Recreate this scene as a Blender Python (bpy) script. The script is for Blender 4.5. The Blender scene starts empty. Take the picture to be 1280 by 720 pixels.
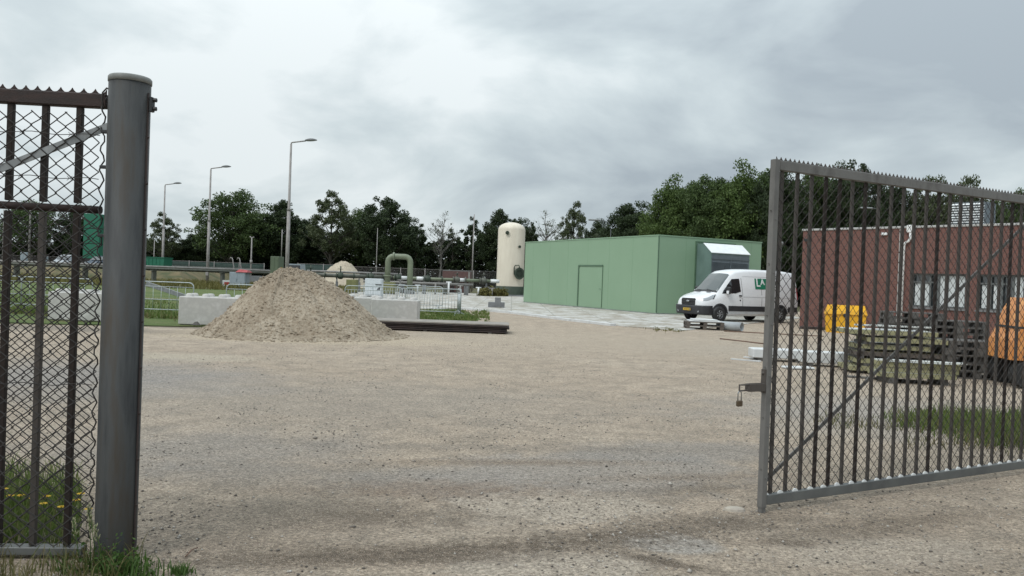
import bpy, math, random
import numpy as np
from mathutils import Vector, noise as mnoise

random.seed(7)
R = math.radians
scene = bpy.context.scene
COL = scene.collection

# ------------------------------------------------------------------ camera
CAM_H = 1.6
PITCH, ROLL, FPX = 0.0100, R(2.1), 1000.0
Fw = Vector((0, math.cos(PITCH), -math.sin(PITCH)))
R0 = Vector((1, 0, 0))
U0 = Vector((0, math.sin(PITCH), math.cos(PITCH)))
CR = R0 * math.cos(ROLL) + U0 * math.sin(ROLL)
CU = U0 * math.cos(ROLL) - R0 * math.sin(ROLL)
EYE = Vector((0, 0, CAM_H))


def ray(px, py):
    return Fw + CR * ((px - 640) / FPX) - CU * ((py - 360) / FPX)


def G(px, py, z=0.0):
    d = ray(px, py)
    return EYE + d * ((z - CAM_H) / d.z)


def D(px, depth, z=0.0):
    """ground point in the direction of picture column px (at the horizon) at a depth"""
    py = 350 + 0.0367 * (px - 640)
    d = ray(px, py)
    p = EYE + d * (depth / d.y)
    return Vector((p.x, p.y, z))


def Zat(px, py, depth):
    d = ray(px, py)
    return CAM_H + d.z * depth / d.y


def hit(px, py, A, u):
    """ray against the vertical plane through A along u -> (s, z)"""
    d = ray(px, py)
    n = Vector((u.y, -u.x, 0))
    t = (A - EYE).dot(n) / d.dot(n)
    p = EYE + d * t
    return ((p - A).dot(u), p.z)


cam = bpy.data.cameras.new('camera')
cam.sensor_width = 36
cam.lens = 36 * FPX / 1280
cam.clip_start = 0.05
cam.clip_end = 5000
co = bpy.data.objects.new('camera', cam)
COL.objects.link(co)
from mathutils import Matrix
m = Matrix((CR, CU, -Fw)).transposed().to_4x4()
m.translation = EYE
co.matrix_world = m
scene.camera = co

# ------------------------------------------------------------------ materials
MATS = {}


def newmat(name):
    mt = bpy.data.materials.new(name)
    mt.use_nodes = True
    nt = mt.node_tree
    b = nt.nodes['Principled BSDF']
    return mt, nt, b


def ramp(nt, fac, stops):
    r = nt.nodes.new('ShaderNodeValToRGB')
    e = r.color_ramp.elements
    while len(e) < len(stops):
        e.new(0.5)
    for el, (p, c) in zip(e, stops):
        el.position = p
        el.color = (c[0], c[1], c[2], 1)
    nt.links.new(fac, r.inputs[0])
    return r.outputs[0]


def noise(nt, vec, scale, detail=6, rough=0.6, dist=0.0):
    n = nt.nodes.new('ShaderNodeTexNoise')
    n.inputs['Scale'].default_value = scale
    n.inputs['Detail'].default_value = detail
    n.inputs['Roughness'].default_value = rough
    n.inputs['Distortion'].default_value = dist
    if vec is not None:
        nt.links.new(vec, n.inputs['Vector'])
    return n.outputs['Fac']


def coords(nt, stretch=(1, 1, 1), kind='Object'):
    t = nt.nodes.new('ShaderNodeTexCoord')
    mp = nt.nodes.new('ShaderNodeMapping')
    mp.inputs['Scale'].default_value = stretch
    nt.links.new(t.outputs[kind], mp.inputs[0])
    return mp.outputs[0]


def mix(nt, fac, a, b, mode='MIX'):
    x = nt.nodes.new('ShaderNodeMix')
    x.data_type = 'RGBA'
    x.blend_type = mode
    for sock, v in ((x.inputs[0], fac), (x.inputs[6], a), (x.inputs[7], b)):
        if hasattr(v, 'links') or isinstance(v, bpy.types.NodeSocket):
            nt.links.new(v, sock)
        elif isinstance(v, (int, float)):
            sock.default_value = v
        else:
            sock.default_value = (v[0], v[1], v[2], 1)
    return x.outputs[2]


def bump(nt, b, h, strength, dist=0.02):
    bp = nt.nodes.new('ShaderNodeBump')
    bp.inputs['Strength'].default_value = strength
    bp.inputs['Distance'].default_value = dist
    nt.links.new(h, bp.inputs['Height'])
    nt.links.new(bp.outputs[0], b.inputs['Normal'])


def M(name, c1, c2=None, scale=6, rough=0.6, metal=0.0, bmp=0.0, bscale=40, stretch=(1, 1, 1), c3=None, lo=0.35, hi=0.65,
      coat=0.0, spec=0.5):
    if name in MATS:
        return MATS[name]
    mt, nt, b = newmat(name)
    b.inputs['Roughness'].default_value = rough
    b.inputs['Metallic'].default_value = metal
    b.inputs['Coat Weight'].default_value = coat
    b.inputs['Specular IOR Level'].default_value = spec
    v = coords(nt, stretch)
    if c2 is None:
        c2 = tuple(x * 0.8 for x in c1)
    st = [(lo, c1), (hi, c2)]
    if c3:
        st = [(lo, c1), ((lo + hi) / 2, c2), (hi, c3)]
    f = noise(nt, v, scale)
    nt.links.new(ramp(nt, f, st), b.inputs['Base Color'])
    rr = nt.nodes.new('ShaderNodeMapRange')
    rr.inputs['To Min'].default_value = max(0.02, rough - 0.12)
    rr.inputs['To Max'].default_value = min(1, rough + 0.12)
    nt.links.new(f, rr.inputs['Value'])
    nt.links.new(rr.outputs[0], b.inputs['Roughness'])
    if bmp:
        bump(nt, b, noise(nt, v, bscale, 8, 0.65), bmp)
    MATS[name] = mt
    return mt


def glassmat(name, col, rough=0.08):
    mt, nt, b = newmat(name)
    b.inputs['Base Color'].default_value = (*col, 1)
    b.inputs['Roughness'].default_value = rough
    b.inputs['Specular IOR Level'].default_value = 0.8
    b.inputs['Coat Weight'].default_value = 0.5
    return mt


m_galv = M('galvanised_steel', (.20, .21, .215), (.30, .31, .315), 3, .5, .35, .12, 60, (4, 4, .5))
m_post = M('weathered_galvanised_post', (.024, .025, .027), (.056, .058, .058), 2.6, .6, .1, .12, 50, (5, 5, .6), c3=(.052, .042, .032), lo=.3, hi=.7, spec=.35)
m_postcap = M('pale_zinc', (.24, .245, .235), (.17, .175, .165), 12, .6, .1)
m_rust = M('rusty_bar', (.013, .010, .009), (.028, .018, .014), 5, .75, .1, .3, 90, (3, 3, .8), c3=(.018, .016, .016), lo=.3, hi=.7)
m_rusttop = M('rusty_rail', (.020, .012, .011), (.038, .021, .018), 5, .7, .1, .3, 90, (1, 3, 3), c3=(.028, .02, .018))
m_bar = M('weathered_gate_bar', (.050, .043, .038), (.088, .076, .068), 4, .6, .25, .2, 90, (3, 3, .7), c3=(.06, .045, .038), lo=.3, hi=.7)
m_gatefr = M('weathered_gate_frame', (.12, .116, .11), (.165, .16, .152), 3, .6, .15, .15, 70, (2, 2, 1), c3=(.095, .088, .083), lo=.3, hi=.7)
m_railbot = M('grey_gate_rail', (.10, .105, .105), (.15, .155, .15), 4, .55, .3, .1, 70)
m_wire = M('dull_wire', (.025, .023, .022), (.045, .04, .037), 8, .7, .1)
m_lip = M('white_lip_surface', (.72, .74, .74), (.58, .6, .6), 10, .6)
m_concrete = M('concrete', (.52, .51, .48), (.43, .42, .40), 3, .85, 0, .25, 45, c3=(.56, .55, .53), lo=.3, hi=.7)
m_concrete_d = M('grey_concrete', (.20, .205, .21), (.15, .155, .16), 4, .85, 0, .2, 40)
m_sand = None
m_steel = M('dark_rusted_steel', (.03, .024, .024), (.06, .042, .038), 4, .7, .2, .2, 50)
m_steeltop = M('dusty_steel', (.30, .27, .235), (.21, .19, .17), 3, .8, 0, .15, 40)
m_lamp = M('lamp_pole_zinc', (.25, .235, .225), (.34, .32, .31), 2, .65, .1, 0.1, 30, (3, 3, .6), c3=(.21, .19, .18))
m_lamphead = M('lamp_head_grey', (.07, .075, .08), (.11, .115, .12), 6, .5)
m_lens = M('lamp_lens', (.22, .23, .23), (.17, .18, .18), 6, .2)
m_green = None
m_greendk = M('dark_green_frame', (.07, .13, .08), (.09, .16, .10), 5, .6)
m_hoodside = M('hood_grey_green', (.12, .18, .165), (.15, .22, .20), 2, .45)
m_white = M('white_sheet', (.78, .80, .80), (.70, .72, .73), 3, .45)
m_louvre = M('louvre_grey', (.11, .135, .15), (.14, .165, .18), 4, .4, .1)
m_vanwhite = M('van_white_paint', (.74, .75, .765), (.70, .71, .73), 1.5, .28, 0, 0, coat=.4)
m_black = M('black_plastic', (.018, .019, .02), (.03, .03, .032), 10, .5)
m_cladding = M('van_dark_cladding', (.022, .024, .028), (.035, .036, .04), 6, .55)
m_sill = M('van_sill', (.48, .50, .51), (.40, .41, .42), 3, .4)
m_tyre = M('tyre_rubber', (.016, .016, .017), (.03, .03, .03), 12, .85)
m_rim = M('wheel_silver', (.35, .36, .37), (.28, .29, .3), 9, .35, .6)
m_winglass = glassmat('van_glass', (.012, .014, .016), .05)
m_windsc = glassmat('windscreen_glass', (.03, .042, .043), .03)
m_light = glassmat('headlight_glass', (.28, .30, .32), .1)
m_plate = M('yellow_plate', (.65, .42, .03), (.58, .37, .03), 6, .5)
m_signgreen = M('sign_green', (.012, .16, .09), (.015, .18, .10), 4, .45)
m_signwhite = M('sign_white', (.75, .77, .77), (.7, .72, .72), 5, .5)
m_chrome = M('dull_chrome', (.4, .41, .42), (.33, .34, .35), 10, .25, .8)
m_red = M('red_plastic', (.35, .02, .025), (.28, .02, .02), 6, .4)
m_wood = M('weathered_pallet_wood', (.075, .062, .052), (.12, .10, .086), 7, .85, 0, .3, 60, (1, 4, 4), c3=(.09, .075, .065))
m_wooddk = M('dark_weathered_wood', (.075, .071, .067), (.125, .118, .11), 7, .85, 0, .3, 60, (1, 4, 4))
m_boards = M('green_tinged_timber', (.34, .325, .18), (.25, .24, .135), 3, .8, 0, .25, 50, (1, 5, 5), c3=(.31, .29, .18))
m_boardtop = M('pale_board_top', (.55, .57, .55), (.44, .46, .44), 6, .6, 0, .1, 40)
m_slab = M('white_concrete_slab', (.62, .63, .63), (.52, .53, .53), 4, .75, 0, .15, 40)
m_yellow = M('yellow_plastic', (.75, .40, .015), (.66, .33, .012), 4, .45)
m_orange = M('orange_paint', (.62, .24, .055), (.50, .19, .05), 3, .5, 0, .05, 30, c3=(.66, .30, .09))
m_blue = M('blue_label', (.06, .12, .2), (.08, .15, .24), 5, .5)
m_tank = M('cream_tank_paint', (.70, .64, .53), (.63, .57, .47), 1.2, .5, 0, 0.03, 20, (2, 2, .4))
m_tankgreen = M('dark_green_paint', (.035, .05, .035), (.05, .07, .048), 3, .6)
m_pipegreen = M('olive_pipe_paint', (.19, .22, .15), (.155, .18, .12), 2, .5)
m_pipedark = M('dark_pipe', (.07, .075, .06), (.12, .125, .105), 3, .6, 0, .2, 20)
m_pipegrey = M('pipe_grey', (.26, .25, .235), (.19, .18, .17), 3, .6, 0, .1, 20)
m_cabgreen = M('cabinet_green', (.09, .115, .075), (.11, .14, .09), 3, .6)
m_cabolive = M('cabinet_olive', (.20, .20, .085), (.16, .165, .07), 3, .7)
m_cabblue = M('cabinet_blue_grey', (.30, .35, .385), (.26, .31, .34), 3, .6)
m_barrier = M('barrier_zinc', (.36, .40, .41), (.46, .49, .50), 6, .5, .3)
m_brownshed = M('brown_board', (.10, .055, .052), (.13, .075, .07), 3, .8)
m_truckgreen = M('container_green', (.012, .13, .075), (.015, .15, .09), 3, .55)
m_fencecloth = M('green_screen_cloth', (.03, .055, .048), (.05, .075, .065), 3, .9)
m_carsilver = M('car_silver', (.35, .37, .39), (.3, .32, .34), 3, .35, .3)
m_bark = M('bark', (.055, .048, .04), (.09, .078, .065), 4, .9, 0, .3, 30, (3, 3, .6))
m_barebark = M('pale_bark', (.16, .15, .14), (.22, .21, .195), 4, .9)
m_frame = M('window_frame_grey', (.09, .10, .10), (.12, .13, .13), 5, .5)
m_blind = M('white_blind', (.62, .66, .67), (.52, .56, .57), 3, .6, stretch=(1, 1, 20))
m_pane = glassmat('pane_glass', (.035, .045, .05), .04)
m_pvc = M('white_pvc', (.76, .77, .77), (.68, .69, .69), 5, .4)
m_coping = M('pale_coping', (.45, .45, .44), (.36, .36, .35), 4, .7)
m_flower = M('yellow_petal', (.75, .50, .03), (.68, .42, .02), 6, .6)
m_seed = M('seed_head', (.30, .30, .18), (.24, .25, .13), 6, .8)
m_brass = M('tarnished_brass', (.10, .075, .05), (.14, .10, .065), 12, .45, .6)
m_rod = M('rusty_rod', (.14, .085, .06), (.19, .12, .085), 6, .8)
m_pipepvc = M('grey_pvc_pipe', (.36, .385, .40), (.31, .33, .345), 4, .5)


def leafmat(name, cols, trans=0.25):
    mt, nt, b = newmat(name)
    g = nt.nodes.new('ShaderNodeNewGeometry')
    c = ramp(nt, g.outputs['Random Per Island'], [(i / (len(cols) - 1), c) for i, c in enumerate(cols)])
    b.inputs['Roughness'].default_value = 0.6
    b.inputs['Specular IOR Level'].default_value = 0.25
    nt.links.new(c, b.inputs['Base Color'])
    tr = nt.nodes.new('ShaderNodeBsdfTranslucent')
    nt.links.new(c, tr.inputs[0])
    ms = nt.nodes.new('ShaderNodeMixShader')
    ms.inputs[0].default_value = trans
    out = nt.nodes['Material Output']
    nt.links.new(b.outputs[0], ms.inputs[1])
    nt.links.new(tr.outputs[0], ms.inputs[2])
    nt.links.new(ms.outputs[0], out.inputs[0])
    return mt


lf_dark = leafmat('leaf_dark', [(.023, .036, .017), (.04, .06, .026), (.056, .08, .034)])
lf_mid = leafmat('leaf_mid', [(.042, .066, .023), (.068, .104, .034), (.09, .13, .045)])
lf_pale = leafmat('leaf_pale', [(.05, .065, .03), (.08, .10, .048), (.11, .13, .065)])
lf_fresh = leafmat('leaf_fresh', [(.052, .085, .022), (.085, .13, .036), (.115, .165, .052)])
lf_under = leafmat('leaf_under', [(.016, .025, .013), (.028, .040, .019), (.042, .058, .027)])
lf_dry = leafmat('leaf_dry', [(.10, .095, .03), (.15, .14, .045), (.19, .17, .06)])
lf_grass = leafmat('grass_blade', [(.06, .10, .02), (.10, .155, .032), (.15, .195, .06), (.20, .195, .085)], .35)
lf_straw = leafmat('straw_blade', [(.22, .18, .09), (.15, .14, .06), (.08, .10, .03)], .3)
lf_weed = leafmat('weed_leaf', [(.04, .085, .018), (.065, .12, .028), (.09, .15, .04)], .3)

# sand
mt, nt, b = newmat('dry_sand')
v = coords(nt)
c = ramp(nt, noise(nt, v, 2.5, 8, .65), [(.3, (.32, .265, .20)), (.5, (.43, .365, .285)), (.7, (.48, .415, .33))])
c = mix(nt, ramp(nt, noise(nt, v, .9, 6, .6), [(.42, (.55, .55, .55)), (.56, (0, 0, 0))]), c, (.285, .23, .172))
c = mix(nt, ramp(nt, noise(nt, v, 14, 8, .7), [(.38, (.9, .9, .9)), (.52, (0, 0, 0))]), c, (.22, .17, .12))
nt.links.new(c, b.inputs['Base Color'])
b.inputs['Roughness'].default_value = .95
b.inputs['Specular IOR Level'].default_value = .15
bump(nt, b, noise(nt, v, 16, 10, .75), .9, .06)
m_sand = mt
m_sandfar = M('pale_sand', (.50, .44, .34), (.42, .36, .28), 1.2, .95, 0, .5, 5)

# green cladding: flat panels with faint fading and run marks
mt, nt, b = newmat('pale_green_cladding')
v = coords(nt, (1, 1, 1))
f = noise(nt, v, .5, 6, .6)
c = ramp(nt, f, [(.3, (.220, .334, .221)), (.7, (.236, .353, .237))])
f2 = noise(nt, coords(nt, (7, 7, .3)), 2, 6, .7)
c = mix(nt, ramp(nt, f2, [(.60, (0, 0, 0)), (.85, (.10, .10, .10))]), c, (.17, .28, .175))
nt.links.new(c, b.inputs['Base Color'])
b.inputs['Roughness'].default_value = .5
m_green = mt

# bricks
mt, nt, b = newmat('red_brick')
t = nt.nodes.new('ShaderNodeTexCoord')
sx = nt.nodes.new('ShaderNodeSeparateXYZ')
nt.links.new(t.outputs['Object'], sx.inputs[0])
ad = nt.nodes.new('ShaderNodeMath')
nt.links.new(sx.outputs[0], ad.inputs[0])
nt.links.new(sx.outputs[1], ad.inputs[1])
cx = nt.nodes.new('ShaderNodeCombineXYZ')
nt.links.new(ad.outputs[0], cx.inputs[0])
nt.links.new(sx.outputs[2], cx.inputs[1])
bt = nt.nodes.new('ShaderNodeTexBrick')
nt.links.new(cx.outputs[0], bt.inputs['Vector'])
bt.inputs['Scale'].default_value = 1
bt.inputs['Brick Width'].default_value = .22
bt.inputs['Row Height'].default_value = .065
bt.inputs['Mortar Size'].default_value = .010
bt.inputs['Color1'].default_value = (.185, .080, .064, 1)
bt.inputs['Color2'].default_value = (.135, .057, .048, 1)
bt.inputs['Mortar'].default_value = (.165, .105, .088, 1)
c = mix(nt, ramp(nt, noise(nt, t.outputs['Object'], 1.1, 6, .6), [(.35, (.25, .25, .25)), (.7, (0, 0, 0))]), bt.outputs['Color'], (.11, .045, .04))
nt.links.new(c, b.inputs['Base Color'])
b.inputs['Roughness'].default_value = .85
bump(nt, b, bt.outputs['Fac'], -.3, .01)
m_brick = mt

# ------------------------------------------------------------------ mesh builder


class MB:
    def __init__(s):
        s.v, s.f, s.mi, s.sm = [], [], [], []

    def add(s, vs, fs, mi=0, smooth=False):
        o = len(s.v)
        s.v += [tuple(x) for x in vs]
        s.f += [tuple(i + o for i in f) for f in fs]
        s.mi += [mi] * len(fs)
        s.sm += [smooth] * len(fs)
        return s

    def box(s, x0, x1, y0, y1, z0, z1, mi=0, bev=0.0):
        if bev:
            b_ = min(bev, (x1 - x0) * .4, (y1 - y0) * .4, (z1 - z0) * .4)
            vs = []
            for z, i in ((z0, b_), (z0 + b_, 0), (z1 - b_, 0), (z1, b_)):
                for (ax, ay) in ((0, 1), (1, 0)):
                    pass
                X0, X1, Y0, Y1 = x0 + i, x1 - i, y0 + i, y1 - i
                vs += [(X0 + b_, Y0, z), (X1 - b_, Y0, z), (X1, Y0 + b_, z), (X1, Y1 - b_, z), (X1 - b_, Y1, z), (X0 + b_, Y1, z), (X0, Y1 - b_, z), (X0, Y0 + b_, z)]
            fs = [tuple(range(7, -1, -1)), tuple(range(24, 32))]
            for k in range(3):
                for j in range(8):
                    fs.append((k * 8 + j, k * 8 + (j + 1) % 8, k * 8 + 8 + (j + 1) % 8, k * 8 + 8 + j))
            return s.add(vs, fs, mi)
        vs = [(x0, y0, z0), (x1, y0, z0), (x1, y1, z0), (x0, y1, z0), (x0, y0, z1), (x1, y0, z1), (x1, y1, z1), (x0, y1, z1)]
        return s.add(vs, [(3, 2, 1, 0), (4, 5, 6, 7), (0, 1, 5, 4), (1, 2, 6, 5), (2, 3, 7, 6), (3, 0, 4, 7)], mi)

    def tube(s, pts, r, n=8, mi=0, cap=True, r2=None, smooth=True, rs=None):
        pts = [Vector(p) for p in pts]
        k = len(pts)
        vs, fs = [], []
        prev = None
        for i, p in enumerate(pts):
            if i == 0:
                t_ = pts[1] - p
            elif i == k - 1:
                t_ = p - pts[i - 1]
            else:
                t_ = (pts[i + 1] - p).normalized() + (p - pts[i - 1]).normalized()
            t_.normalize()
            if prev is None:
                a = Vector((0, 0, 1)) if abs(t_.z) < .9 else Vector((1, 0, 0))
                x = t_.cross(a).normalized()
            else:
                x = (prev - t_ * prev.dot(t_)).normalized()
            prev = x
            y = t_.cross(x)
            rr = rs[i] if rs else (r if r2 is None else r + (r2 - r) * i / (k - 1))
            for j in range(n):
                a = 2 * math.pi * (j + .5) / n
                vs.append(p + x * (rr * math.cos(a)) + y * (rr * math.sin(a)))
        for i in range(k - 1):
            for j in range(n):
                fs.append((i * n + j, i * n + (j + 1) % n, (i + 1) * n + (j + 1) % n, (i + 1) * n + j))
        s.add(vs, fs, mi, smooth and n > 4)
        if cap:
            o = len(s.v) - len(vs)
            s.f += [tuple(o + j for j in range(n - 1, -1, -1)), tuple(o + (k - 1) * n + j for j in range(n))]
            s.mi += [mi, mi]
            s.sm += [False, False]
        return s

    def lathe(s, prof, n=24, mi=0, axis='z', c=(0, 0, 0), smooth=True):
        vs, fs = [], []
        for (r, h) in prof:
            for j in range(n):
                a = 2 * math.pi * j / n
                if axis == 'z':
                    vs.append((c[0] + r * math.cos(a), c[1] + r * math.sin(a), c[2] + h))
                elif axis == 'y':
                    vs.append((c[0] + r * math.cos(a), c[1] + h, c[2] + r * math.sin(a)))
                else:
                    vs.append((c[0] + h, c[1] + r * math.cos(a), c[2] + r * math.sin(a)))
        for i in range(len(prof) - 1):
            for j in range(n):
                fs.append((i * n + j, i * n + (j + 1) % n, (i + 1) * n + (j + 1) % n, (i + 1) * n + j))
        return s.add(vs, fs, mi, smooth)

    def prism(s, out, y0, y1, mi=0, plane='xz'):
        """outline in a plane extruded along the remaining axis"""
        n = len(out)
        mk = {'xz': lambda a, b_, c_: (a, c_, b_), 'xy': lambda a, b_, c_: (a, b_, c_), 'yz': lambda a, b_, c_: (c_, a, b_)}[plane]
        vs = [mk(a, b_, y0) for a, b_ in out] + [mk(a, b_, y1) for a, b_ in out]
        fs = [tuple(range(n)), tuple(range(2 * n - 1, n - 1, -1))] + [(i, i + n, (i + 1) % n + n, (i + 1) % n) for i in range(n)]
        return s.add(vs, fs, mi)

    def grid(s, fn, nu, nv, mi=0, smooth=True):
        vs = [fn(i / nu, j / nv) for j in range(nv + 1) for i in range(nu + 1)]
        fs = [(j * (nu + 1) + i, j * (nu + 1) + i + 1, (j + 1) * (nu + 1) + i + 1, (j + 1) * (nu + 1) + i) for j in range(nv) for i in range(nu)]
        return s.add(vs, fs, mi, smooth)

    def build(s, name, mats, parent=None, fix=True):
        me = bpy.data.meshes.new(name)
        me.from_pydata(s.v, [], s.f)
        me.polygons.foreach_set('material_index', s.mi)
        me.polygons.foreach_set('use_smooth', s.sm)
        for m_ in (mats if isinstance(mats, (list, tuple)) else [mats]):
            me.materials.append(m_)
        if fix:
            import bmesh
            bm = bmesh.new()
            bm.from_mesh(me)
            bmesh.ops.recalc_face_normals(bm, faces=bm.faces)
            bm.to_mesh(me)
            bm.free()
        me.update()
        o = bpy.data.objects.new(name, me)
        COL.objects.link(o)
        if parent:
            o.parent = parent
        return o


def npmesh(name, v, f, mats, parent=None, mi=None):
    me = bpy.data.meshes.new(name)
    v = np.asarray(v, dtype=np.float32).reshape(-1, 3)
    f = np.asarray(f, dtype=np.int32)
    n, k = f.shape
    me.vertices.add(len(v))
    me.vertices.foreach_set('co', v.ravel())
    me.loops.add(n * k)
    me.loops.foreach_set('vertex_index', f.ravel())
    me.polygons.add(n)
    me.polygons.foreach_set('loop_start', np.arange(0, n * k, k, dtype=np.int32))
    if mi is not None:
        me.polygons.foreach_set('material_index', np.asarray(mi, dtype=np.int32))
    for m_ in (mats if isinstance(mats, (list, tuple)) else [mats]):
        me.materials.append(m_)
    me.update(calc_edges=True)
    me.validate()
    o = bpy.data.objects.new(name, me)
    COL.objects.link(o)
    if parent:
        o.parent = parent
    return o


def tag(o, label=None, cat=None, group=None, kind=None):
    if label:
        o['label'] = label
    if cat:
        o['category'] = cat
    if group:
        o['group'] = group
    if kind:
        o['kind'] = kind
    return o


def thing(name, label, cat, loc=(0, 0, 0), rz=0.0, group=None):
    o = bpy.data.objects.new(name, None)
    o.empty_display_size = .2
    COL.objects.link(o)
    o.location = loc
    o.rotation_euler = (0, 0, rz)
    return tag(o, label, cat, group)


def copy_tree(o, parent=None):
    c = o.copy()
    COL.objects.link(c)
    if parent:
        c.parent = parent
    for ch in list(o.children):
        copy_tree(ch, c)
    return c


def struct(name, mb, mats, label, cat='ground'):
    o = mb.build(name, mats)
    return tag(o, label, cat, kind='structure')


def sheet(name, pts, z, mat, label, cat='ground'):
    mb = MB()
    mb.add([(p.x, p.y, z) for p in pts], [tuple(range(len(pts)))])
    o = mb.build(name, mat)
    return tag(o, label, cat, kind='structure')

# ------------------------------------------------------------------ sky and sun
w = bpy.data.worlds.new('World')
scene.world = w
w.use_nodes = True
nt = w.node_tree
bg = nt.nodes['Background']
STR = 0.1
bg.inputs['Strength'].default_value = STR
sky = nt.nodes.new('ShaderNodeTexSky')
sky.sky_type = 'NISHITA'
sky.sun_disc = False
SUN_EL, SUN_AZ = R(52), R(215)      # azimuth clockwise from +Y: behind the camera, to the left
sky.sun_elevation = SUN_EL
sky.sun_rotation = SUN_AZ
t = nt.nodes.new('ShaderNodeTexCoord')
sx = nt.nodes.new('ShaderNodeSeparateXYZ')
nt.links.new(t.outputs['Generated'], sx.inputs[0])


def mth(op, a, b_=None, clamp=False):
    n = nt.nodes.new('ShaderNodeMath')
    n.operation = op
    n.use_clamp = clamp
    for s, v_ in ((n.inputs[0], a), (n.inputs[1], b_)):
        if v_ is None:
            continue
        if isinstance(v_, (int, float)):
            s.default_value = v_
        else:
            nt.links.new(v_, s)
    return n.outputs[0]


zz = mth('ADD', mth('MAXIMUM', sx.outputs[2], 0.0), 0.36)
u_ = mth('DIVIDE', sx.outputs[0], zz)
v_ = mth('DIVIDE', sx.outputs[1], zz)
cv = nt.nodes.new('ShaderNodeCombineXYZ')
nt.links.new(u_, cv.inputs[0])
nt.links.new(v_, cv.inputs[1])
cv.inputs[2].default_value = 3.7
n1 = noise(nt, cv.outputs[0], 2.3, 9, .52, .3)
n2 = noise(nt, cv.outputs[0], .75, 4, .5, .2)
f = mth('ADD', mth('MULTIPLY', n1, .68), mth('MULTIPLY', n2, .32))
f = mth('ADD', f, mth('MULTIPLY', sx.outputs[0], -.16))   # the cloud is thinner towards the left (west)
cl = ramp(nt, f, [(.36, (3.9, 4.5, 4.95)), (.45, (5.0, 5.7, 6.05)), (.53, (6.1, 6.85, 7.1)), (.63, (7.9, 8.5, 8.65))])
# overcast: the zenith is brighter than the horizon
zb = mth('ADD', mth('MULTIPLY', mth('POWER', mth('MAXIMUM', sx.outputs[2], 0.0), 1.8), 1.7), .95)
cm = nt.nodes.new('ShaderNodeVectorMath')
cm.operation = 'SCALE'
nt.links.new(cl, cm.inputs[0])
nt.links.new(zb, cm.inputs['Scale'])
nt.links.new(mix(nt, .95, sky.outputs[0], cm.outputs[0]), bg.inputs['Color'])

sl = bpy.data.lights.new('sun', 'SUN')
sl.energy = 1.2
sl.angle = R(18)
sl.color = (1, .965, .92)
so = bpy.data.objects.new('sun', sl)
COL.objects.link(so)
sd = Vector((math.sin(SUN_AZ) * math.cos(SUN_EL), math.cos(SUN_AZ) * math.cos(SUN_EL), math.sin(SUN_EL)))
so.rotation_euler = (-sd).to_track_quat('-Z', 'Y').to_euler()
so.location = (0, 0, 60)
scene.view_settings.view_transform = 'Standard'
scene.view_settings.look = 'None'
scene.view_settings.exposure = 0.06
scene.view_settings.gamma = 1
scene.cycles.max_bounces = 6
scene.cycles.use_denoising = True
scene.cycles.denoiser = "OPENIMAGEDENOISE"
scene.cycles.denoising_input_passes = "RGB_ALBEDO_NORMAL"
scene.cycles.denoising_prefilter = "ACCURATE"
scene.cycles.transparent_max_bounces = 8

# ------------------------------------------------------------------ ground
# far field
mt, nt, b = newmat('rough_field')
v = coords(nt)
c = ramp(nt, noise(nt, v, .22, 10, .72), [(.35, (.055, .075, .02)), (.5, (.11, .10, .042)), (.66, (.16, .13, .072))])
c = mix(nt, ramp(nt, noise(nt, v, 2.5, 8, .7), [(.4, (.7, .7, .7)), (.6, (0, 0, 0))]), c, (.05, .052, .02))
nt.links.new(c, b.inputs['Base Color'])
b.inputs['Roughness'].default_value = 1
bump(nt, b, noise(nt, v, 6, 8, .7), .6, .1)
field = MB().add([(-1500, -60, -.03), (1500, -60, -.03), (1500, 2500, -.03), (-1500, 2500, -.03)], [(0, 1, 2, 3)])
struct('ground', field, mt, 'rough field of dry grass and earth reaching the tree line')

# grass verge
mt, nt, b = newmat('grass_turf')
v = coords(nt)
c = ramp(nt, noise(nt, v, .35, 8, .6), [(.36, (.075, .115, .025)), (.5, (.105, .145, .035)), (.66, (.16, .155, .06))])
c = mix(nt, ramp(nt, noise(nt, v, 9, 6, .7), [(.4, (0, 0, 0)), (.7, (.55, .55, .55))]), c, (.045, .07, .018))
nt.links.new(c, b.inputs['Base Color'])
b.inputs['Roughness'].default_value = 1
bump(nt, b, noise(nt, v, 14, 8, .75), .8, .08)
verge = [G(-500, 397), G(0, 402), G(60, 404), G(225, 407), G(330, 408), G(440, 408), G(525, 401), G(604, 399.5), G(600, 390), G(560, 386),
         G(480, 383), G(430, 378), D(415, 62), D(180, 64), D(-700, 64)]
sheet('grass_verge', verge, -.012, mt, 'green grass verge behind the crowd barriers', 'grass')

# yard: pale tan grit worn over asphalt, with patches and dirt streaks
mt, nt, b = newmat('gritty_yard')
v = coords(nt)
big = noise(nt, v, .35, 6, .6)
c = ramp(nt, big, [(.3, (.37, .297, .228)), (.5, (.425, .345, .268)), (.7, (.47, .39, .308))])
mid = noise(nt, v, 2.2, 8, .68)
c = mix(nt, ramp(nt, mid, [(.38, (.75, .75, .75)), (.58, (0, 0, 0))]), c, (.255, .215, .172))
MASKS = []


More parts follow.
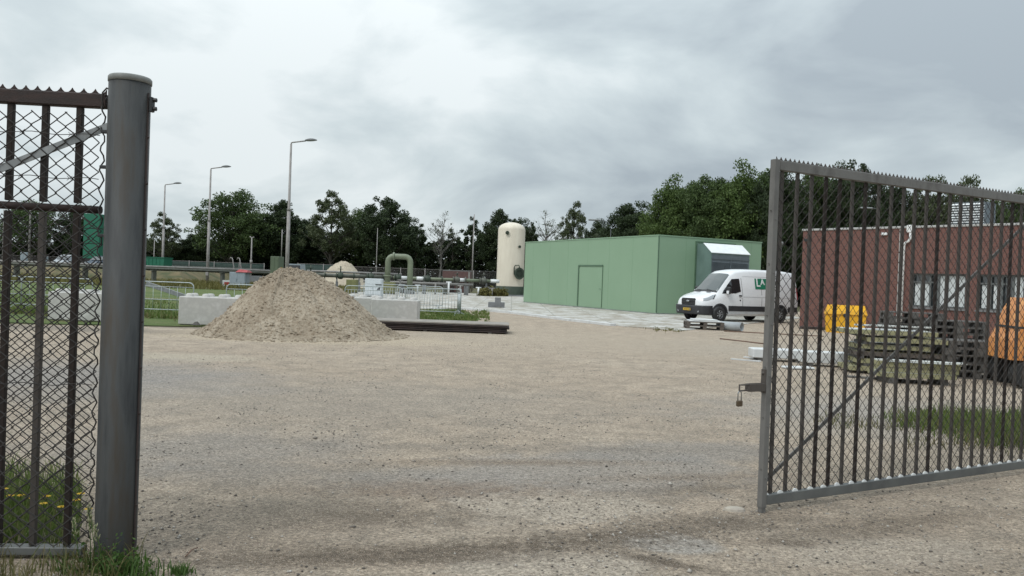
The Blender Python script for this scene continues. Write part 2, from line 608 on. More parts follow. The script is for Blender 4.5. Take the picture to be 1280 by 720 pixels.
def blob(cx, cy, rx, ry, rot, amt, lo, hi, col, strength):
    global c
    vs = nt.nodes.new('ShaderNodeVectorMath')
    vs.operation = 'SUBTRACT'
    nt.links.new(v, vs.inputs[0])
    vs.inputs[1].default_value = (cx, cy, 0)
    vr = nt.nodes.new('ShaderNodeVectorRotate')
    vr.rotation_type = 'Z_AXIS'
    vr.inputs['Angle'].default_value = -rot
    nt.links.new(vs.outputs[0], vr.inputs['Vector'])
    vm = nt.nodes.new('ShaderNodeVectorMath')
    vm.operation = 'MULTIPLY'
    nt.links.new(vr.outputs[0], vm.inputs[0])
    vm.inputs[1].default_value = (1 / rx, 1 / ry, 0)
    vl = nt.nodes.new('ShaderNodeVectorMath')
    vl.operation = 'LENGTH'
    nt.links.new(vm.outputs[0], vl.inputs[0])
    nz = noise(nt, v, 1.7 / max(min(rx, ry), .12), 6, .65)
    a = nt.nodes.new('ShaderNodeMath')
    a.operation = 'MULTIPLY_ADD'
    nt.links.new(nz, a.inputs[0])
    a.inputs[1].default_value = amt
    nt.links.new(vl.outputs['Value'], a.inputs[2])
    mr = nt.nodes.new('ShaderNodeMapRange')
    nt.links.new(a.outputs[0], mr.inputs['Value'])
    mr.inputs['From Min'].default_value = lo + amt * .5
    mr.inputs['From Max'].default_value = hi + amt * .5
    mr.inputs['To Min'].default_value = strength
    mr.inputs['To Max'].default_value = 0
    c = mix(nt, mr.outputs[0], c, col)


def pblob(px, py, rx, ry, rot, amt, lo, hi, col, strength):
    p = G(px, py)
    blob(p.x, p.y, rx, ry, R(rot), amt, lo, hi, col, strength)


GREY, PALE, DIRT, SAND = (.30, .272, .246), (.44, .378, .31), (.105, .078, .056), (.48, .395, .29)
pblob(740, 592, 1.6, .85, 14, 1.8, .75, 1.05, GREY, .75)
pblob(850, 565, 1.3, .55, 14, 1.3, .6, 1.1, (.255, .238, .222), .7)
pblob(560, 600, 1.0, .5, 8, 1.3, .6, 1.1, GREY, .7)
pblob(700, 632, .85, .45, 8, 1.6, .8, 1.05, PALE, .75)
pblob(838, 679, .34, .21, -8, .5, .75, 1.05, (.37, .342, .31), .9)
pblob(690, 708, .65, .26, 10, 1.0, .8, 1.05, PALE, .8)
pblob(1100, 690, .9, .3, 10, 1, .6, 1.1, PALE, .6)
pblob(560, 688, 1.3, .13, 13, 3.6, .2, 1.7, DIRT, .95)
pblob(480, 700, .8, .09, 9, 3.2, .2, 1.7, (.12, .09, .065), .8)
pblob(775, 668, .65, .13, 16, 3.2, .2, 1.6, DIRT, .9)
pblob(900, 652, .6, .2, 12, 2.6, .3, 1.4, DIRT, .75)
pblob(825, 702, .32, .075, -24, 1.8, .3, 1.4, DIRT, .95)
pblob(985, 678, .22, .09, 0, 1.8, .4, 1.3, DIRT, .7)
pblob(1120, 655, 1.0, .2, 24, 2.6, .3, 1.4, DIRT, .6)
pblob(450, 645, .85, .3, 10, 2.8, .2, 1.4, DIRT, .75)
pblob(330, 640, 1.0, .4, 5, 2.8, .2, 1.3, (.20, .165, .13), .6)
pblob(540, 612, 1.0, .24, 6, 3.0, .2, 1.5, (.19, .13, .09), .7)
pblob(640, 578, 1.2, .12, 8, 3.0, .2, 1.5, (.19, .14, .10), .7)
pblob(870, 597, .9, .12, 12, 3.0, .2, 1.5, (.19, .14, .10), .6)
pblob(860, 612, .8, .16, 20, 2.2, .3, 1.4, DIRT, .5)
pblob(300, 680, .7, .25, 0, 1.6, .4, 1.3, DIRT, .35)
pblob(330, 590, 1.2, .5, 0, 1.6, .4, 1.3, (.235, .21, .185), .6)
pblob(640, 560, 2.4, .16, 7, 2.2, .3, 1.4, (.21, .18, .15), .5)
pblob(250, 560, 1.6, 1.0, 10, 1.8, .4, 1.2, (.24, .225, .21), .6)
pblob(400, 500, 4.5, 2.2, 5, 1.5, .4, 1.2, (.26, .235, .205), .45)
pblob(380, 422, 4.2, 1.9, 0, .8, .6, 1.1, SAND, .9)
pblob(215, 446, 1.8, .8, 3, 1.0, .5, 1.1, (.43, .375, .295), .85)
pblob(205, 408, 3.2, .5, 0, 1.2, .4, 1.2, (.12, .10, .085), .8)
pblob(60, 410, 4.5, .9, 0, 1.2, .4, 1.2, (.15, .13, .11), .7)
pblob(80, 470, 3.0, 2.2, 0, 1.2, .4, 1.2, (.25, .24, .235), .8)
pblob(700, 425, 6.5, 5, 0, 1.6, .4, 1.3, (.40, .335, .262), .6)
pblob(1010, 440, 4, 3, 0, 1.6, .4, 1.3, (.37, .325, .27), .6)
pblob(1140, 520, 3, 1.8, 0, 1.5, .4, 1.2, (.30, .285, .27), .7)
# grit: fine light and dark grains
g1 = noise(nt, v, 55, 4, .8)
g2 = noise(nt, v, 130, 3, .8)
c = mix(nt, ramp(nt, g1, [(.53, (0, 0, 0)), (.62, (.85, .85, .85))]), c, (.13, .108, .088))
c = mix(nt, ramp(nt, g2, [(.53, (0, 0, 0)), (.64, (.8, .8, .8))]), c, (.60, .53, .44))
vo = nt.nodes.new('ShaderNodeTexVoronoi')
vo.inputs['Scale'].default_value = 62
nt.links.new(v, vo.inputs['Vector'])
sep = nt.nodes.new('ShaderNodeSeparateColor')
nt.links.new(vo.outputs['Color'], sep.inputs[0])
c = mix(nt, .55, c, ramp(nt, sep.outputs[0], [(.0, (.36, .35, .34)), (.3, (.74, .73, .72)), (.7, (1.08, 1.08, 1.08)), (1, (1.6, 1.58, 1.54))]), 'MULTIPLY')
g3 = noise(nt, v, 16, 8, .85)
c = mix(nt, ramp(nt, g3, [(.34, (.8, .8, .8)), (.46, (0, 0, 0))]), c, (.165, .138, .112))
nt.links.new(c, b.inputs['Base Color'])
b.inputs['Roughness'].default_value = .95
b.inputs['Specular IOR Level'].default_value = .2
a = nt.nodes.new('ShaderNodeMath')
a.operation = 'ADD'
nt.links.new(noise(nt, v, 45, 8, .8), a.inputs[0])
nt.links.new(mid, a.inputs[1])
bump(nt, b, a.outputs[0], .85, .025)
yard = [Vector((-30, -8, 0)), Vector((30, -8, 0)), Vector((45, 60, 0)), Vector((20, 60, 0)), G(1000, 398), G(880, 411), G(850, 414), G(786, 409), G(719, 401), G(640, 391),
        G(576, 386), G(590, 393), G(603, 400), G(525, 403), G(440, 410), G(225, 409), G(60, 406), G(-40, 404), Vector((-60, 24.5, 0))]
sheet('yard', yard, 0, mt, 'gritty tan gravel yard with worn asphalt patches', 'yard')

# concrete paving round the green building
mt, nt, b = newmat('pale_paving')
v = coords(nt)
c = ramp(nt, noise(nt, v, .6, 8, .65), [(.36, (.40, .385, .35)), (.55, (.49, .48, .455)), (.7, (.55, .545, .53))])
c = mix(nt, ramp(nt, noise(nt, v, .9, 7, .75), [(.47, (0, 0, 0)), (.54, (.85, .85, .85))]), c, (.25, .215, .165))
bt = nt.nodes.new('ShaderNodeTexBrick')
nt.links.new(v, bt.inputs['Vector'])
bt.inputs['Scale'].default_value = 1
bt.offset = 0
bt.inputs['Brick Width'].default_value = 2.0
bt.inputs['Row Height'].default_value = 2.0
bt.inputs['Mortar Size'].default_value = .03
c = mix(nt, bt.outputs['Fac'], c, (.26, .25, .22))
nt.links.new(c, b.inputs['Base Color'])
b.inputs['Roughness'].default_value = .85
pv = [G(400, 382), G(480, 387), G(576, 386), G(640, 391), G(719, 401), G(786, 409), G(850, 414), G(880, 411), G(1000, 398), Vector((20, 60, 0)),
      D(700, 85), D(560, 85), D(430, 70)]
mb = MB()
mb.prism([(p.x, p.y) for p in pv], -.05, .03, 0, 'xy')
struct('concrete_paving', mb, mt, 'pale concrete paving round the green building', 'paving')
# raised pale kerb edge along the paving
kb = MB()
kp = [G(576, 386.5), G(640, 391.6), G(719, 401.6), G(770, 407.5)]
for i in range(3):
    a_, b2 = kp[i], kp[i + 1]
    d_ = (b2 - a_).normalized()
    n_ = Vector((d_.y, -d_.x, 0))
    nseg = max(1, int((b2 - a_).length / 1.0))
    for k in range(nseg):
        p0 = a_.lerp(b2, k / nseg) + d_ * .01
        p1 = a_.lerp(b2, (k + 1) / nseg) - d_ * .01
        hz = .10 + random.uniform(-.012, .012)
        q = [p0, p1, p1 + n_ * .25, p0 + n_ * .25]
        kb.prism([(p.x, p.y) for p in q], 0.0, hz, 0, 'xy')
struct('kerb', kb, m_slab, 'pale kerb stones edging the concrete paving', 'kerb')


# ------------------------------------------------------------------ loose stones, grass, weeds
def stones():
    rng = np.random.default_rng(3)
    N = 60000
    # denser close to the camera
    y = 3.2 + rng.random(N) ** 1.9 * 17
    x = (rng.random(N) - .5) * 2 * (y * .72 + .6)
    # gather stones in drifts
    keep = np.array([mnoise.noise(Vector((a * .9, b_ * .9, 4.4))) + .35 * mnoise.noise(Vector((a * 3, b_ * 3, 1))) for a, b_ in zip(x, y)])
    k = rng.random(N) < np.clip(.35 + keep * .9, .05, 1)
    x, y = x[k], y[k]
    n = len(x)
    s = .0035 + .0085 * rng.random(n) ** 2.4 + (rng.random(n) < .010) * .013 * rng.random(n)
    base = np.array([(1, 0, 0), (0, 1, 0), (-1, 0, 0), (0, -1, 0), (0, 0, .8), (0, 0, -.4)], dtype=float)
    tri = np.array([(0, 1, 4), (1, 2, 4), (2, 3, 4), (3, 0, 4), (1, 0, 5), (2, 1, 5), (3, 2, 5), (0, 3, 5)])
    V = base[None] * (1 + .45 * (rng.random((n, 6, 1)) - .3)) * s[:, None, None]
    an = rng.random(n) * 6.28
    ca, sa = np.cos(an)[:, None], np.sin(an)[:, None]
    X = V[..., 0] * ca - V[..., 1] * sa
    Y = V[..., 0] * sa + V[..., 1] * ca
    V = np.stack([X + x[:, None], Y + y[:, None], V[..., 2] + s[:, None] * .25], -1)
    F = (tri[None] + (np.arange(n) * 6)[:, None, None]).reshape(-1, 3)
    o = npmesh('gravel', V, F, leafmat('stone_mix', [(.085, .075, .066), (.17, .15, .13), (.30, .265, .225), (.44, .41, .37)], 0))
    tag(o, 'loose gravel stones scattered over the yard', 'gravel', kind='stuff')


stones()


def blades(name, pts, hmin, hmax, wid, mat, label, cat='grass', lean=.5, seed=1):
    rng = np.random.default_rng(seed)
    pts = np.asarray(pts, dtype=float)
    n = len(pts)
    h = hmin + (hmax - hmin) * rng.random(n) ** 1.5
    an = rng.random(n) * 6.283
    la = rng.random(n) * 6.283
    ll = lean * h * rng.random(n)
    dx, dy = np.cos(an) * wid * .5, np.sin(an) * wid * .5
    mx, my = pts[:, 0] + np.cos(la) * ll * .35, pts[:, 1] + np.sin(la) * ll * .35
    tx, ty = pts[:, 0] + np.cos(la) * ll, pts[:, 1] + np.sin(la) * ll
    z0 = np.zeros(n) - .005
    V = np.stack([
        np.stack([pts[:, 0] - dx, pts[:, 1] - dy, z0], -1), np.stack([pts[:, 0] + dx, pts[:, 1] + dy, z0], -1),
        np.stack([mx + dx * .8, my + dy * .8, h * .6], -1), np.stack([mx - dx * .8, my - dy * .8, h * .6], -1),
        np.stack([tx + dx * .1, ty + dy * .1, h], -1), np.stack([tx - dx * .1, ty - dy * .1, h], -1)], 1)
    i = np.arange(n)[:, None] * 6
    F = np.concatenate([i + np.array([[0, 1, 2, 3]]), i + np.array([[3, 2, 4, 5]])], 1).reshape(-1, 4)
    o = npmesh(name, V, F, mat)
    return tag(o, label, cat, kind='stuff')


def scatter(n, px0, px1, py0, py1, dens, seed):
    rng = random.Random(seed)
    out = []
    while len(out) < n:
        a, b_ = rng.uniform(px0, px1), rng.uniform(py0, py1)
        p = G(a, b_)
        if rng.random() < dens(a, b_, p):
            out.append((p.x, p.y))
    return out


def d_right(a, b_, p):
    n_ = mnoise.noise(Vector((p.x * 1.1, p.y * 1.1, 0))) * .5 + mnoise.noise(Vector((p.x * 4, p.y * 4, 2))) * .25
    e = 1 - ((p.x - 7.2) / 2.6) ** 2 - ((p.y - 9.6) / 1.5) ** 2
    return max(0, min(1, e * 1.5 + n_ + .1))


pts = []
rng = random.Random(5)
while len(pts) < 17000:
    p = Vector((rng.uniform(3.6, 9.8), rng.uniform(7.6, 12), 0))
    if rng.random() < d_right(0, 0, p):
        pts.append((p.x, p.y))
blades('grass', pts, .03, .17, .011, lf_grass, 'green grass clump growing in the yard behind the open gate', lean=.8, seed=2)
pts = []
while len(pts) < 7500:
    p = Vector((rng.uniform(-4.4, -2.15), rng.uniform(4.42, 6.4), 0))
    n_ = mnoise.noise(Vector((p.x * 1.6, p.y * 1.6, 7))) * .6
    if p.x < -.53 * p.y and rng.random() < max(0, 1.05 - ((p.y - 4.9) / 1.3) ** 2 + n_ - max(0, p.x + 2.9) * .3):
        pts.append((p.x, p.y))
blades('grass', pts, .03, .17, .008, lf_grass, 'lush grass with small yellow flowers just behind the left gate', lean=.9, seed=3)
pts = []
while len(pts) < 2600:
    p = Vector((rng.uniform(-4.0, -1.95), rng.uniform(3.6, 4.35), 0))
    n_ = mnoise.noise(Vector((p.x * 2.5, p.y * 2.5, 3)))
    if rng.random() < .5 + n_ - max(0, p.x + 2.0) * 1.6:
        pts.append((p.x, p.y))
blades('dry_grass', pts, .02, .15, .006, lf_straw, 'dry straw grass under the bottom rail of the left gate', lean=1.2, seed=4)
pts = []
while len(pts) < 6500:
    p = Vector((rng.uniform(3.0, 9.8), rng.uniform(7.2, 12), 0))
    e = 1 - ((p.x - 6.9) / 3.1) ** 2 - ((p.y - 9.4) / 1.9) ** 2
    n_ = mnoise.noise(Vector((p.x * 1.6, p.y * 1.6, 11)))
    if rng.random() < max(0, min(1, e + n_ * .9 - .1)):
        pts.append((p.x, p.y))
blades('dry_grass', pts, .02, .13, .009, lf_straw, 'straw coloured dead grass mixed into the clump behind the open gate', lean=1.3, seed=12)
# green weeds round the foot of the gate post
pts = []
while len(pts) < 240:
    a = rng.gauss(0, .15)
    p = Vector((-2.0 + a, 4.14 + rng.gauss(0, .05), 0))
    pts.append((p.x, p.y))
blades('weeds', pts, .02, .12, .009, lf_weed, 'leafy green weeds round the foot of the gate post', 'weeds', lean=1.0, seed=5)
pts = [(G(x_, y_).x, G(x_, y_).y) for x_, y_ in [(random.gauss(905 / 4, 7), random.gauss(717, 3)) for _ in range(160)]]
blades('grass', pts, .02, .06, .006, lf_weed, 'tiny bright green grass tuft on the yard right of the post', lean=1.2, seed=8)
# seed heads: tall thin stalks by the post
for i, (px_, hh) in enumerate(((126, .36), (133, .30), (141, .25), (112, .28))):
    p = D(px_, 4.13)
    t_ = thing('seed_stalk', ['tallest pale seed stalk in front of the gate post', 'pale seed stalk a little right of the tallest one',
                              'short seed stalk nearest the middle of the gate post', 'seed stalk left of the gate post by the mesh'][i], 'plant', p,
               group='grass stalks by the gate post')
    lx = random.uniform(-.05, .05)
    MB().tube([(0, 0, 0), (lx * .4, 0, hh * .5), (lx, 0, hh)], .0022, 5).build('stem', lf_weed, t_)
    sd_ = MB()
    for k in range(22):
        z_ = hh * (.68 + .32 * k / 22)
        a = random.uniform(0, 6.28)
        r_ = .010 * (1 - k / 40)
        c0 = Vector((lx * z_ / hh + math.cos(a) * r_, math.sin(a) * r_, z_))
        sd_.tube([c0, c0 + Vector((math.cos(a) * .006, math.sin(a) * .006, .016))], .0035, 5, r2=.001)
    sd_.build('seed_head', m_seed, t_)
# yellow flowers among the grass
fl = [(12, 612), (20, 650), (33, 648), (62, 632), (66, 624), (103, 626), (108, 618), (84, 636), (48, 658), (118, 640)]
nm_ = ['by the leftmost bar', 'low by the leftmost bar', 'beside the second bar', 'between second and third bars, lower', 'between second and third bars, upper', 'by the third bar, lower',
       'by the third bar, upper', 'just left of the third bar', 'low beneath the second bar', 'nearest the gate post']
for i, (a, b_) in enumerate(fl):
    p = D(a, 5.0 + random.uniform(-.2, .3))
    z_ = Zat(a, b_, p.y)
    z_ = max(.12, min(.3, z_))
    t_ = thing('yellow_flower', 'yellow flower in the grass ' + nm_[i], 'flower', p, group='yellow flowers behind the left gate')
    MB().tube([(0, 0, 0), (.01, 0, z_)], .002, 5).build('stem', lf_weed, t_)
    pm = MB()
    for k in range(9):
        a2 = k * .698
        pm.add([(.01, 0, z_), (.01 + .02 * math.cos(a2 - .25), .02 * math.sin(a2 - .25), z_ + .006), (.01 + .026 * math.cos(a2), .026 * math.sin(a2), z_ + .004),
                (.01 + .02 * math.cos(a2 + .25), .02 * math.sin(a2 + .25), z_ + .006)], [(0, 1, 2, 3)])
    pm.lathe([(.001, .004), (.008, .006), (.001, .012)], 8, c=(.01, 0, z_))
    pm.build('petals', m_flower, t_)
# rough tufts along the verge edge and far grass
pts = []
while len(pts) < 9000:
    a = rng.uniform(-120, 470)
    p = D(a, 25 + rng.random() ** 2 * 14)
    if mnoise.noise(Vector((p.x * .8, p.y * .8, 0))) > -.25:
        pts.append((p.x, p.y))
blades('grass', pts, .05, .22, .03, lf_grass, 'longer grass along the front edge of the verge by the barriers', lean=.8, seed=6)
pts = []
while len(pts) < 3500:
    p = G(rng.uniform(515, 612), rng.uniform(389, 402))
    if mnoise.noise(Vector((p.x * 1.3, p.y * .9, 2))) + .6 * mnoise.noise(Vector((p.x * 4, p.y * 3, 2))) > -.1 and rng.random() < 1.15 - abs((p.x + 2.3) / 2.2) ** 3:
        pts.append((p.x, p.y))
blades('grass', pts, .03, .18, .03, lf_grass, 'grass strip under the right crowd barrier behind the steel plates', lean=.8, seed=7)
pts = []
while len(pts) < 2500:
    a = rng.uniform(-150, 480)
    p = D(a, 23.9 + rng.random() ** 1.5 * 4)
    if mnoise.noise(Vector((p.x * .7, p.y * 1.5, 9))) > .0:
        pts.append((p.x, p.y))
blades('dry_grass', pts, .03, .14, .03, lf_straw, 'withered grass and dirt at the foot of the barriers', lean=1, seed=13)
pts = []
while len(pts) < 16000:
    a = rng.uniform(-150, 440)
    p = D(a, 62 + rng.random() * 24)
    if mnoise.noise(Vector((p.x * .25, p.y * .25, 9))) > rng.uniform(-.5, .5):
        pts.append((p.x, p.y))
blades('dry_grass', pts, .15, .6, .07, lf_dry, 'tall dry brown grass under the pipeline', lean=.8, seed=14)
# small weed strip at the edge of the paving in front of the building
pts = []
while len(pts) < 500:
    a = rng.gauss(833, 11)
    p = G(a, rng.gauss(412.5 + (a - 832) * .07, .8 + .5 * math.sin(a * .5)))
    if mnoise.noise(Vector((p.x * 3, p.y * 3, 0))) > -.05:
        pts.append((p.x, p.y))
blades('dry_grass', pts, .02, .09, .02, lf_dry, 'dry weeds at the paving edge left of the pallet', lean=1, seed=9)

# ------------------------------------------------------------------ gates


def chainlink(x0, x1, z0, z1, w, h, y, r, seed, jit=.003, cut=None):
    """woven diamond mesh in a plane: vertical zig-zag wires hooked into each other"""
    rng = random.Random(seed)
    p = w / 2
    V, F = [], []
    k = 0
    nz = int((z1 - z0) / (h / 2))
    u = x0
    while u + p <= x1 + 1e-6:
        pts = []
        for i in range(nz + 1):
            odd = (i + k) % 2
            uu = u + (p + .002 if odd else -.002)
            zz_ = z0 + i * h / 2
            bulge = .012 * mnoise.noise(Vector((uu * 1.3, zz_ * 1.3, seed)))
            ox = .010 * mnoise.noise(Vector((uu * .9, zz_ * .9, seed + 9)))
            pts.append((uu + ox + rng.uniform(-jit, jit), y + bulge + (.002 if odd else -.002), zz_ + ox + rng.uniform(-jit, jit)))
        for i in range(nz):
            a, b_ = Vector(pts[i]), Vector(pts[i + 1])
            t_ = (b_ - a).normalized()
            n1_ = Vector((0, 1, 0))
            n2_ = t_.cross(n1_)
            o = len(V)
            for q in (a, b_):
                V.extend([q + n1_ * r, q + n2_ * r, q - n1_ * r, q - n2_ * r])
            F.extend([(o + j, o + (j + 1) % 4, o + 4 + (j + 1) % 4, o + 4 + j) for j in range(4)])
        u += p
        k += 1
    return [tuple(q) for q in V], F


def teeth(x0, x1, z, y, pitch, hgt, th):
    out = [(x0, z - .03)]
    n = int((x1 - x0) / pitch)
    out = [(x0, z - .004)]
    top = []
    for i in range(n):
        a = x0 + i * pitch
        for k, (f_, hh) in enumerate(((0, 1), (.12, .55), (.3, .16), (.5, .05), (.7, .16), (.88, .55))):
            top.append((a + f_ * pitch, z + hh * hgt))
    top.append((x0 + n * pitch, z + hgt))
    mb = MB()
    vs = []
    for (a, b_) in top:
        vs += [(a, y - th, b_), (a, y + th, b_), (a, y - th, z - .003), (a, y + th, z - .003)]
    fs = []
    for i in range(len(top) - 1):
        o = i * 4
        fs += [(o, o + 4, o + 6, o + 2), (o + 1, o + 3, o + 7, o + 5), (o, o + 1, o + 5, o + 4)]
    mb.add(vs, fs)
    return mb


# right leaf: swung open into the yard
S = G(944, 641)
E = G(1280, 585, .05)
gu = Vector((E.x - S.x, E.y - S.y, 0)).normalized()
gang = math.atan2(gu.y, gu.x)
GL = 4.9
g = thing('metal_gate', 'tall open gate leaf with many vertical bars and padlock latch at right', 'gate', (S.x, S.y, 0), gang)
st = MB().box(.030, .08, -.030, .018, .035, 2.53, bev=.003)
st.box(.036, .072, -.025, .012, .0, .036)
for z_ in (.25, .62, .98, 1.35, 1.72, 2.1):
    st.lathe([(.001, -.0005), (.005, .0), (.005, .0065)], 8, axis='y', c=(.055, -.0365, z_))
    st.lathe([(.007, .0), (.007, .003), (.001, .004)], 8, axis='x', c=(.0255, -.008, z_ + .06))
st.build('stile', m_gatefr, g)
MB().box(.083, GL - .083, -.028, .016, 2.455, 2.525, bev=.004).build('top_rail', m_gatefr, g)
MB().box(.083, GL - .083, -.030, .018, .055, .125, bev=.004).build('bottom_rail', m_railbot, g)
MB().box(GL - .08, GL, -.045, .04, .04, 2.53, bev=.004).build('stile', m_gatefr, g)
teeth(.06, GL - .02, 2.527, -.01, .046, .024, .003).build('spiked_strip', m_bar, g)
bx = []
x_ = .145
while x_ < GL - .12:
    bx.append(x_)
    x_ += .151
bars0 = []
for x_ in bx:
    bb = MB()
    tilt = random.uniform(-.006, .006)
    hw = .0135
    bb.prism([(-hw, .127), (hw, .127), (hw + tilt, 2.453), (-hw + tilt, 2.453)], -.008, .008)
    o = bb.build('bar', random.choice([m_bar, m_bar, m_bar, m_rust]), g)
    o.location = (x_, .006, 0)
lip = None
for i in range(len(bx)):
    if lip is None:
        pr = [(.027 * math.cos(math.pi - k * math.pi / 8), .021 * math.sin(k * math.pi / 8)) for k in range(0, 9)]
        lip = MB().prism(pr, -.028, -.018).build('white_lip', m_lip, g)  # white half disc stands for the pale rail top between bars
        o = lip
    else:
        o = lip.copy()
        COL.objects.link(o)
        o.parent = g
    o.location = (bx[i] - .0755 + random.uniform(-.006, .006), 0, .1265)
    o.scale = (random.uniform(.85, 1.1), 1, random.uniform(.8, 1.1))
V, F = chainlink(.09, GL - .09, .13, 2.45, .080, .082, -.013, .0026, 3)
mb = MB(); mb.add(V, F); mb.build('chain_link_mesh', m_wire, g, fix=False)
br = MB()
br.prism([(.09, .15), (.09, .185), (3.55, 2.45), (3.55, 2.415)], .050, .058)
br.build('brace', m_gatefr, g)
ew = MB().tube([(.10 + .008 * math.sin(i * 1.7), -.02 + .01 * math.cos(i * 2.1), .14 + i * .0385) for i in range(61)], .003, 5)
ew.build('edge_wire', m_wire, g)
lt = MB()
lt.box(.018, .0295, -.026, .015, .86, 1.03, bev=.002)
lt.box(-.135, .018, -.036, -.027, .875, .93, bev=.002)
lt.box(-.135, .018, .004, .011, .875, .93, bev=.002)
lt.box(-.138, -.133, -.036, .010, .876, .929)
lt.tube([(-.138, -.02, .925), (-.22, -.02, .925), (-.22, -.02, .885), (-.138, -.02, .885)], .0065, 6, smooth=False)
lt.lathe([(.002, -.008), (.012, -.006), (.012, 0)], 8, axis='x', c=(.018, -.006, 1.0))
lt.build('latch', m_bar, g)
# padlock hangs from the latch loop
pl_w = Vector((S.x, S.y, 0)) + gu * (-.215) + Vector((-gu.y, gu.x, 0)) * (-.02)
t_ = thing('padlock', 'small tarnished padlock hanging from the gate latch', 'padlock', (pl_w.x, pl_w.y, .775), gang)
MB().box(-.024, .024, -.012, .012, 0, .042, bev=.005).build('lock_body', m_brass, t_)
MB().tube([(-.016, 0, .04), (-.016, 0, .088)] + [(-.016 * math.cos(k * math.pi / 8), 0, .088 + .018 * math.sin(k * math.pi / 8)) for k in range(1, 8)] + [(.016, 0, .088), (.016, 0, .04)],
          .0042, 7).build('shackle', m_chrome, t_)
# hinge post carrying the right leaf (beyond the frame)
hp = Vector((S.x, S.y, 0)) + gu * (GL + .16)
t_ = thing('gate_post', 'round galvanised hinge post at the far end of the open gate', 'post', hp)
MB().lathe([(.106, 0), (.106, 2.62), (.0, 2.62)], 32).build('post_tube', m_post, t_)
MB().lathe([(.110, 2.60), (.110, 2.635), (.10, 2.645), (0, 2.65)], 32).build('post_cap', m_postcap, t_)
# pale stone by the foot of the gate
ms = MB()
q = G(918, 638)
ms.lathe([(0, .030), (.05, .030), (.09, .02), (.10, 0)], 9, smooth=False)
for i, v0 in enumerate(ms.v):
    ms.v[i] = (v0[0] * (1 + .25 * mnoise.noise(Vector(v0) * 9)), v0[1] * .7 * (1 + .3 * mnoise.noise(Vector(v0) * 7)), v0[2])
o = ms.build('flat_stone', M('dusty_stone', (.40, .36, .30), (.32, .28, .24), 9, .9, 0, .4, 30))
o.scale = (.8, .8, .8)
o.location = (q.x, q.y, 0)
tag(o, 'pale flat stone lying beside the foot of the open gate', 'stone')

# left gate post
PD = 4.36
pp = D(155.5, PD)
t_ = thing('gate_post', 'thick round galvanised gate post with pale cap at left', 'post', pp)
MB().lathe([(.106, -.02), (.106, 2.605), (.0, 2.605)], 48).build('post_tube', m_post, t_)
MB().lathe([(.1045, 2.59), (.110, 2.592), (.110, 2.616), (.104, 2.624), (0, 2.632)], 48).build('post_cap', m_postcap, t_)
stp = MB().box(.1065, .112, -.022, -.008, .08, 2.54)
for k in range(9):
    stp.lathe([(.007, 0), (.007, .006), (.001, .008)], 8, axis='x', c=(.1122, -.015, .3 + k * .25))
stp.build('latch_strip', m_steel, t_)
bl = MB().box(.1145, .132, -.022, .016, 2.44, 2.52, bev=.003)
bl.lathe([(.012, 0), (.012, .018), (.002, .02)], 6, axis='x', c=(.131, -.004, 2.505), smooth=False)
bl.lathe([(.012, 0), (.012, .018), (.002, .02)], 6, axis='x', c=(.131, -.004, 2.458), smooth=False)
bl.build('bolt', m_black, t_)

# left leaf: closed, running left from the post
la = math.atan2(-.16, 2.0)          # local x points left from the post
lg = thing('metal_gate', 'rusty barred gate panel with chain link at the left of the post', 'gate', (pp.x - .104, pp.y + .0, 0), math.pi + .085)
# local +x runs left; local +y faces the camera after the half turn
LL = 2.3
MB().box(.012, LL, -.03, .03, 2.450, 2.525, bev=.006).build('top_rail', m_rusttop, lg)
teeth(.02, LL, 2.527, 0, .06, .027, .003).build('spiked_strip', m_rusttop, lg)
br_ = MB().box(.06, LL, -.032, .04, .022, .065, bev=.004)
br_.build('bottom_rail', m_railbot, lg)
MB().tube([(.03, -.0, 1.898), (.6, 0, 1.904), (LL, 0, 1.92)], .021, 10).build('mid_rail', m_rusttop, lg)
x_ = .155
i = 0
while x_ < LL:
    o = MB().box(-.016, .016, -.016, .016, .067, 1.875, bev=.003).build('bar', [m_rust, m_bar, m_rust][i % 3], lg)
    o.location = (x_, -.022 if False else -.0, 0)
    o2 = MB().box(-.016, .016, -.016, .016, 1.93, 2.449, bev=.003).build('bar', m_rust, lg)
    o2.location = (x_, 0, 0)
    x_ += .178
    i += 1
br = MB()
br.prism([(.0, 2.325), (.0, 2.37), (LL, 1.305), (LL, 1.26)], .024, .031)
br.build('brace', m_galv, lg)
V, F = chainlink(.035, LL, .07, 2.42, .088, .078, .040, .0031, 11, .004)
mb = MB(); mb.add(V, F); mb.build('chain_link_mesh', m_wire, lg, fix=False)
V, F = chainlink(.06, LL, .07, 1.88, .088, .078, -.075, .0024, 12, .004)
mb = MB(); mb.add(V, F); mb.build('chain_link_mesh', m_wire, lg, fix=False)
for z_ in (2.295, 2.06, .95):
    wv = MB()
    pts_ = [(.03 + k * .05, .046 + .003 * math.sin(k * 2), z_ + .006 * math.sin(k * 1.1)) for k in range(46)]
    wv.tube(pts_, .0022, 5)
    if z_ > 1:
        for k in range(3, 46, 5):
            q = Vector(pts_[k])
            wv.tube([q + Vector((-.014, .0, -.012)), q + Vector((.014, 0, .012))], .0016, 4)
            wv.tube([q + Vector((-.014, .0, .012)), q + Vector((.014, 0, -.012))], .0016, 4)
    wv.build('tie_wire', m_wire, lg)
ew = MB()
pts_ = [(.022 + .012 * math.sin(i * 1.5), .03 + .012 * math.cos(i * 1.5), .12 + i * .0262) for i in range(92)]
ew.tube(pts_, .0042, 6)
cu = [(.022 + .0, .03, 2.44), (.032, .03, 2.49), (.03, .03, 2.53), (.01, .03, 2.555), (-.005, .03, 2.55)]
ew.tube(cu, .005, 6)
ew.build('edge_wire', m_wire, lg)
